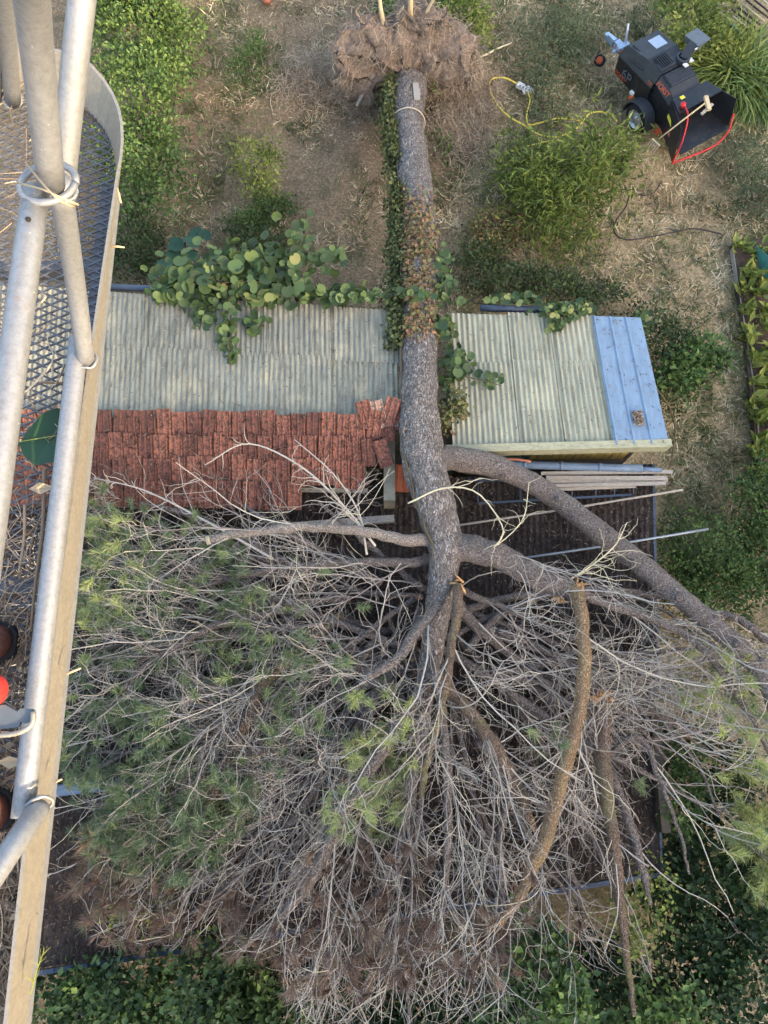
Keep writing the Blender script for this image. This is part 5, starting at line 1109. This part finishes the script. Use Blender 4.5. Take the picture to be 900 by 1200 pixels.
# stalks behind the root plate
for lb, pts, r in (('forked pale stalk behind the root plate on its left', [(449, 25, 1.6), (446, 10, 1.9), (444, -12, 2.3)], .045), ('thick stalk in sunlit cream standing behind the root plate centre', [(480, 26, 1.5), (481, 8, 1.9), (481, -15, 2.4)], .06), ('leaning pale stalk behind the root plate on its right', [(496, 28, 1.5), (501, 12, 1.8), (514, -10, 2.2)], .035)):  # cream colour stands for sun on the stalks
    P = smooth_path([at(*p) for p in pts], 8); P = np.concatenate([[P[0] * [1, 1, 0] + [0, .3, 0]], P]); V, F, _ = tubes(P, np.linspace(r, r * .7, len(P)), 8); obj('dead_stalk', V, F, M['white_twig'], label=lb, cat='stalk')
bare_branch('branch', 'pale dead branch lying on the grass right of the root plate', [(548, 72, .2, 5), (565, 66, .25, 5), (585, 56, .3, 4), (600, 50, .3, 3)], .03, 9, .95, .6, .5, .1)
# netting frame top right with bean poles
nf = empty('netting_panel', at(855, 25, 0), 'sagging teal garden netting stretched beside the bean poles', 'netting')
for pts in ([(850, 22, .5), (880, 46, .4), (872, 52, .1), (845, 30, .1)], [(822, -2, .5), (842, 8, .5), (836, 22, .1), (822, 12, .1)]):
    c_ = [at(*p) for p in pts]; f_ = patch(*c_); seg = []
    for t in np.linspace(0, 1, 15): seg.append(f_(np.full(8, t), np.linspace(0, 1, 8)))
    for t in np.linspace(0, 1, 9): seg.append(f_(np.linspace(0, 1, 8), np.full(8, t)))
    V, F, _ = tubes(np.array(seg), np.full((len(seg), 8), .007), 4, False); obj('net', V, F, M['net'], nf, kind='stuff')
for k in range(7):
    lb = ['first', 'second', 'third', 'fourth', 'fifth', 'sixth', 'seventh'][k] + ' bean pole counted from the lower left of the bundle by the netting'
    V, F, _ = tubes(np.stack([at(852 + k * 5.5, 14 - k * 3.5, .45), at(880 + k * 5.5, 36 - k * 3.5, .42)]), np.full(2, .018), 6); obj('bean_pole', V, F, M['white_twig' if k % 3 == 0 else 'hose_black'], label=lb, cat='pole', group='bean poles by the netting')

# ------------------------------------------------------------------ the lift basket at the left, close to the lens
def bk(px, py, z): return at(px, py, H + z)
FLOOR = -1.80
basket = empty('lift_basket', (-1.2, .3, H + FLOOR), 'galvanised steel lift basket with expanded mesh floor, hanging at the left', 'basket')
XO, YF, RC = -.762, 1.80, .34                         # outer side, far side, corner radius
# toe plate: right side, rounded far corner, far side
a = np.linspace(0, math.pi / 2, 12); cor = np.stack([XO - RC + RC * np.cos(a), YF - RC + RC * np.sin(a)], -1)
path = np.concatenate([np.stack([np.full(14, XO), np.linspace(-1.5, YF - RC - .05, 14)], -1), cor, np.stack([np.linspace(XO - RC - .05, -2.0, 6), np.full(6, YF)], -1)])
tg = nrm(np.gradient(path, axis=0)); nn = np.stack([tg[:, 1], -tg[:, 0]], -1); inn = path - nn * .008; wob = .004 * np.sin(np.arange(len(path)) * 1.3)
lean = np.interp(np.arange(len(path)), [0, 7, 13, 20, 26, 40], [0, .004, .040, .075, .05, .04])[:, None] * nn
tp_, ti_ = path + lean, inn + lean
secs = [[(*path[i], H + FLOOR - .005), (*tp_[i], H + FLOOR + .098 + wob[i]), (*ti_[i], H + FLOOR + .098 + wob[i]), (*inn[i], H + FLOOR - .005)] for i in range(len(path))]
V, F = loft(secs); obj('toe_plate', V, F, M['toe'], basket, False)
def bt(name, pts, r, mat='galv', n=12, sides=20): P = smooth_path(pts, n); V, F, _ = tubes(P, np.full(n, r), sides); return obj(name, V, F, M[mat], basket)
J = bk(60, 216, -1.07)
bt('post', [J, bk(37, 0, -.72), bk(10, -260, -.30)], .0225)                                     # upper post A
bt('post', [bk(70, 214, -1.13), bk(88, 330, -1.45), bk(101, 424, -1.685)], .0215)            # lower post C
rail = bt('mid_rail', [bk(42, 224, -1.09), bk(10, 460, -1.09), bk(-14, 640, -1.09), bk(-60, 980, -1.09)], .0225)
V, F = lathe([(0, .005), (.001, .0001)], bk(33, 257, -1.0665), (.42, -.1, .9), 10); obj('bolt_hole', V, F, M['boot_sole'], rail)
bt('mid_rail', [bk(73, 222, -1.21), bk(86, 90, -1.05), bk(96, 0, -.96), bk(112, -150, -.85)], .0225)
P = np.array([J + np.array([.047 * math.cos(t), .047 * math.sin(t), -.012 - .01 * math.sin(t)]) for t in np.linspace(0, 2 * math.pi, 24)]) + np.array([-.012, .012, 0]); V, F, _ = tubes(P, np.full(24, .0065), 10); obj('ring', V, F, M['galv'], basket)
kick = bt('kick_rail', [np.array([XO - .004, .90, H + FLOOR + .120]), np.array([XO - .004, .4, H + FLOOR + .120]), np.array([XO - .004, -.22, H + FLOOR + .120])], .0235)
bt('brace', [bk(46, 946, -1.67), bk(22, 982, -1.60), bk(-30, 1060, -1.52)], .023)
bt('post', [bk(15, 118, -1.79), bk(5, 0, -1.32), bk(-10, -200, -.8)], .0225)
bt('post', [bk(-8, 112, -1.79), bk(-10, 0, -1.32)], .0225)
V, F = lathe([(0, .034), (.012, .03), (.02, .024)], bk(15, 117, -1.80), (0, 0, 1), 16); obj('weld_collar', V, F, M['galv'], basket)
for c_, ax_, r_ in ((bk(100, 420, -1.672), (.3, .02, 1), .026), (bk(46, 944, -1.668), (.4, -.6, .4), .027), (bk(72, 222, -1.15), (.3, .02, 1), .0255)):
    P_ = np.array([c_ + r_ * (math.cos(t) * nrm(np.cross(ax_, [0, 1., .1])) + math.sin(t) * nrm(np.cross(ax_, np.cross(ax_, [0, 1., .1])))) + rng.normal(size=3) * .0012 for t in np.linspace(0, 2 * math.pi, 26)]); V, F, _ = tubes(P_, rng.uniform(.0028, .0048, 26), 7); obj('weld_bead', V, F, M['galv'], basket)
# far toe tube and floor frame
V, F = beam((XO - .03, -1.5, H + FLOOR - .03), (XO - .03, YF - RC, H + FLOOR - .03), .04, .045); obj('floor_frame', V, F, M['galv'], basket, False)
for y in (-.6, .3, 1.2): V, F = beam((-2.0, y, H + FLOOR - .04), (XO - .055, y, H + FLOOR - .04), .035, .045); obj('floor_bearer', V, F, M['galv'], basket, False)
# expanded metal: zigzag strands bonded at their peaks
lwd, swd = .056, .026; rows = int((YF + 1.5) / (swd / 2)); seg = []
xs = np.arange(-1.75, XO - .005, lwd / 2); ph = np.arange(len(xs))
for k in range(rows):
    y = -1.5 + k * swd / 2; up_ = np.array([-1, 1])[(ph + (1 if k % 2 else 0)) % 2] * (swd / 4 - .0008)
    xm = XO - .01 if y < YF - RC else XO - RC + math.sqrt(max(0, RC ** 2 - (y - YF + RC) ** 2)) - .01
    zz = np.where(up_ > 0, .002, -.002)
    s_ = np.stack([np.minimum(xs, xm), y + up_, np.full(len(xs), H + FLOOR) + zz], -1); seg.append(s_)
V, F, _ = tubes(np.array(seg), np.full((rows, len(xs)), .0034), 4, False); obj('mesh_floor', V, F, M['mesh'], basket, False)

# what lies on the basket floor
lf_ = empty('fallen_leaf', bk(55, 515, -1.78), 'big dark green leaf lying on the mesh floor of the basket', 'leaf')
P_ = np.array([bk(22, 520, -1.78), bk(36, 500, -1.772), bk(50, 484, -1.77), bk(66, 478, -1.772), bk(80, 480, -1.78), bk(88, 505, -1.772), bk(84, 530, -1.775), bk(62, 542, -1.772), bk(40, 545, -1.774), bk(28, 534, -1.776)]); cc = bk(58, 514, -1.786)
V = np.concatenate([[cc], P_]); obj('blade', V, [np.array([[0, 1 + i, 1 + (i + 1) % 10] for i in range(10)])], M['lemon'], lf_, False, rnd=rng.uniform(0, 1, 11))
V, F, _ = tubes(smooth_path([bk(20, 518, -1.775), bk(50, 513, -1.777), bk(82, 508, -1.772)], 6), np.full(6, .0012), 5); obj('midrib', V, F, M['leaf_yellow'], lf_, rnd=np.full(len(V), .9))
for k, (px, py, lb) in enumerate([(48, 573, 'curled beige dead leaf on the basket floor below the green leaf'), (12, 893, 'pale dead leaf on the basket floor beside the boots')]):
    c_ = bk(px, py, -1.76); V, F, kk = leaves(c_[None] + [[-.03, 0, 0]], np.array([[1, .05, .05]]), np.array([[.2, -.3, 1.]]), .07, .03, 'oval'); obj('dead_leaf', V, F, M['dry_leaf'], None, False, np.full(kk, .6), label=lb, cat='leaf')
# twigs and needles on the mesh
n = 900; px = rng.uniform(-30, 95, n); py = rng.uniform(90, 1190, n); edge = np.interp(py, [190, 430, 940, 1200], [118, 92, 45, 22]); px = np.minimum(px, edge - 3 - rng.exponential(14, n))
w_ = np.clip((py - 380) / 250, .15, 1); kp = rng.uniform(size=n) < w_; px, py = px[kp], py[kp]; n = len(px)
P0 = np.stack([at(x, y, H + FLOOR + .008 + rng.uniform(0, .01)) for x, y in zip(px, py)]); d = rng.normal(size=(n, 3)); d[:, 2] *= .05; d[:, 1] *= 1.6; d = nrm(d); L = rng.uniform(.03, .16, n); pts = [P0]
for k in range(4): d = nrm(d + rng.normal(size=(n, 3)) * [.25, .25, .03]); pts.append(pts[-1] + d * (L / 4)[:, None])
C = np.stack(pts, 1); C[..., 0] = np.minimum(C[..., 0], XO - .03); V, F, own = tubes(C, np.linspace(1, .5, 5)[None] * rng.choice([.001, .0015, .0028], n, p=[.55, .35, .1])[:, None], 5, False)
tag(obj('twig_litter', V, F, M['litter'], None, True, rng.uniform(0.2, 1, n)[own]), 'pine twigs and needles littering the mesh floor of the basket', 'litter', kind='stuff')
n = 700; q = rng.uniform(size=n); py = 600 + 590 * np.sqrt(q); edge = np.interp(py, [190, 430, 940, 1200], [118, 92, 45, 22]); px = edge - 6 - rng.exponential(16, n)
P0 = np.stack([at(x, y, H + FLOOR + .006) for x, y in zip(px, py)]); d = rdir(n); d[:, 2] *= .2; L = rng.uniform(.012, .035, n); V, F, kk = leaves(P0, d, rdir(n) * .4 + [0, 0, 1], L, L * .5, 'oval')
tag(obj('leaf_litter', V, F, M['litter'], None, False, np.repeat(rng.uniform(0, 1, n), kk)), 'crumbled leaves and bark bits on the basket floor', 'litter', kind='stuff')
for k, (pts, lb) in enumerate([([(52, 550), (50, 620), (42, 680), (36, 740)], 'long brown twig along the basket floor next to the kick rail'), ([(29, 592), (28, 630), (22, 670)], 'short pale twig on the basket floor left of the long brown one'), ([(62, 425), (40, 450), (26, 462)], 'thin grey twig on the floor mesh above the green leaf')]):
    P = smooth_path([bk(*p, -1.77) for p in pts], 10); V, F, _ = tubes(P, np.linspace(.0055, .003, 10) * (1 if k == 0 else .7), 7); obj('twig', V, F, M['litter'], None, True, rnd=np.full(len(V), .45 + .25 * k), label=lb, cat='twig')
# straw stems tied round the post
for k, (pts, lb) in enumerate([([(20, 214, -1.05), (50, 222, -1.0), (72, 232, -1.0), (92, 240, -1.03)], 'straw stem caught at the basket ring, upper one'), ([(30, 190, -1.06), (52, 218, -1.0), (72, 236, -1.0), (88, 243, -1.05)], 'straw stem caught at the basket ring, lower one')]):
    P = smooth_path([bk(*p) for p in pts], 10); V, F, _ = tubes(P, np.full(10, .0018), 6); obj('straw_stem', V, F, M['dry_leaf'], None, True, rnd=np.full(len(V), .5), label=lb, cat='straw')
for k, (a_, b_, lb) in enumerate([((136, 215), (142, 238), 'yellow twig poking out past the toe plate near the corner'), ((131, 289), (146, 290), 'short pale twig poking out of the toe plate above the roof edge'), ((78, 790), (95, 783), 'yellow twig poking out past the toe plate beside the crown'), ((66, 916), (73, 913), 'stub of twig poking out near the brace')]):
    P = np.stack([bk(*a_, -1.74), (bk(*a_, -1.74) + bk(*b_, -1.74)) / 2 + [0, 0, .003], bk(*b_, -1.74)]); V, F, _ = tubes(P, np.array([.003, .0028, .002]), 7); obj('twig', V, F, M['dry_leaf'], None, True, rnd=np.full(len(V), .7), label=lb, cat='twig')
# a cypress sprig hooked on the toe plate near the bottom
sp = empty('cypress_sprig', bk(42, 1130, -1.74), 'yellow green sprig hooked on the toe plate near the bottom', 'sprig')
P = smooth_path([bk(36, 1165, -1.74), bk(42, 1140, -1.735), bk(50, 1118, -1.735)], 8); V, F, _ = tubes(P, np.full(8, .0015), 5); obj('stalk', V, F, M['leaf_yellow'], sp, rnd=np.full(len(V), .6))
C, R_, O_, _ = grow(P[None] - [0, 0, 0], np.zeros(1, int), 22, .05, 1, .7, .035, 4, 0, .3, .0012); V, F, own = tubes(C, R_, 4, False); obj('twigs', V, F, M['leaf_yellow'], sp, rnd=np.full(len(V), .8), kind='stuff')
# pair of leather boots by the rail, toes out
for k, (px, py) in enumerate(((12, 752), (9, 952))):
    t_ = bk(px, py, -1.76); e = empty('leather_boot', t_ * [1, 1, 0] + [-.14, 0, H + FLOOR], ('brown leather boot with its toe towards the kick rail, upper of the pair', 'brown leather boot with its toe towards the kick rail, lower of the pair')[k], 'boot', 'pair of brown boots')
    def sec(x, hw, z0, z1, sq=.7): return [(t_[0] + x, t_[1] + hw * math.copysign(abs(math.cos(q)) ** sq, math.cos(q)), H + FLOOR + (z0 + z1) / 2 + (z1 - z0) / 2 * math.copysign(abs(math.sin(q)) ** sq, math.sin(q))) for q in np.linspace(0, 2 * math.pi, 21)[:-1]]
    V, F = loft([sec(0, .012, .03, .05), sec(-.012, .034, .02, .07), sec(-.04, .047, .018, .09), (sec(-.09, .050, .018, .105)), sec(-.14, .046, .018, .13), sec(-.17, .042, .018, .17), sec(-.19, .042, .018, .26), sec(-.25, .042, .018, .29), sec(-.285, .036, .018, .27), sec(-.30, .02, .03, .2)]); obj('upper', V, F, M['boot'], e)
    def ssec(x, hw): return [(t_[0] + x, t_[1] - hw, H + FLOOR + .004), (t_[0] + x, t_[1] + hw, H + FLOOR + .004), (t_[0] + x, t_[1] + hw, H + FLOOR + .026), (t_[0] + x, t_[1] - hw, H + FLOOR + .026)]
    V, F = loft([ssec(.006, .02), ssec(-.01, .040), ssec(-.045, .053), ssec(-.1, .055), ssec(-.16, .046), ssec(-.27, .046), ssec(-.305, .03)]); obj('sole', V, F, M['boot_sole'], e, False)
gr = empty('red_grip', bk(-10, 815, -1.6), 'red ribbed rubber grip between the boots at the left edge', 'grip')
P0 = bk(2, 812, -1.55); ax = np.array([-1, .12, -.25]); prof = [(0, .001), (0, .018), (.01, .03)] + [(.012 + .004 * i, .035 if i % 2 else .032) for i in range(30)]; V, F = lathe(prof, P0, ax, 20); obj('ribbed_sleeve', V, F, M['red_rib'], gr)
br = empty('metal_bracket', bk(12, 848, -1.6), 'grey steel hook bracket with bright lip between the boots', 'bracket')
poly = [(-30, 828), (6, 826), (20, 834), (24, 830), (38, 831), (40, 842), (30, 848), (24, 846), (22, 852), (-30, 858)]
top = np.array([bk(x, y, -1.56) for x, y in poly]); bot = top - [0, 0, .012]; nP = len(poly); V = np.concatenate([top, bot, [top.mean(0)], [bot.mean(0)]]); i = np.arange(nP); i2 = (i + 1) % nP
obj('plate', V, [np.stack([i, i2, i2 + nP, i + nP], -1), np.concatenate([np.stack([i2, i, np.full(nP, 2 * nP)], -1), np.stack([i + nP, i2 + nP, np.full(nP, 2 * nP + 1)], -1)])], M['grey_plate'], br, False)
V, F, _ = tubes(smooth_path([bk(-30, 863, -1.555), bk(10, 861, -1.555), bk(28, 856, -1.555), bk(38, 847, -1.555), bk(39, 834, -1.555)], 16), np.full(16, .0055), 8); obj('lip', V, F, M['toe'], br)  # lip paler than the plate, sun on the rim put into its colour

# young pine at the right edge, sunlight put into its yellow needle tint
yp = empty('young_pine', at(890, 1000, 0), 'young pine with needle tufts in sunlit yellow green at the lower right edge', 'pine')
tk = smooth_path([at(905, 1010, 0), at(895, 1005, 1.2), at(890, 1000, 2.6)], 12); V, F, _ = tubes(tk, np.linspace(.05, .015, 12), 9); obj('trunk', V, F, M['bark_red'], yp)
C1, R1_, _, _ = grow(tk[None], np.zeros(1, int), 34, .3, 1.0, 1.1, .75, 7, .35, .3, .010); V, F, own = tubes(C1, R1_, 5, False); obj('branches', V, F, M['twig'], yp, rnd=np.full(len(V), .3), kind='stuff')
C2, R2_, _, _ = grow(C1, np.zeros(len(C1), int), 5, .3, 1.0, .6, .3, 5, .5, .25, .005); tips = np.concatenate([C1, C2[:, [0, 1, 2, 2, 3, 3, 4]]]); m = 50
tip = tips[:, -1]; prev = tips[:, -3]; d0 = nrm(tip - prev); a_ = rng.uniform(0, 1, (len(tip), m)); p = tip[:, None] - (tip - prev)[:, None] * a_[..., None]
dd = nrm(d0[:, None] * rng.uniform(.5, 1.1, (len(tip), m, 1)) + rng.normal(size=(len(tip), m, 3)) * .36); L = rng.uniform(.10, .17, (len(tip), m)); V, F = needle_mesh(p.reshape(-1, 3), dd.reshape(-1, 3), L.ravel(), .006)
obj('needles', V, F, M['needles'], yp, False, rnd=np.repeat(np.clip(np.repeat(rng.uniform(.6, 1, len(tip)), m) + rng.normal(size=len(tip) * m) * .03, 0, 1), 3), kind='stuff')
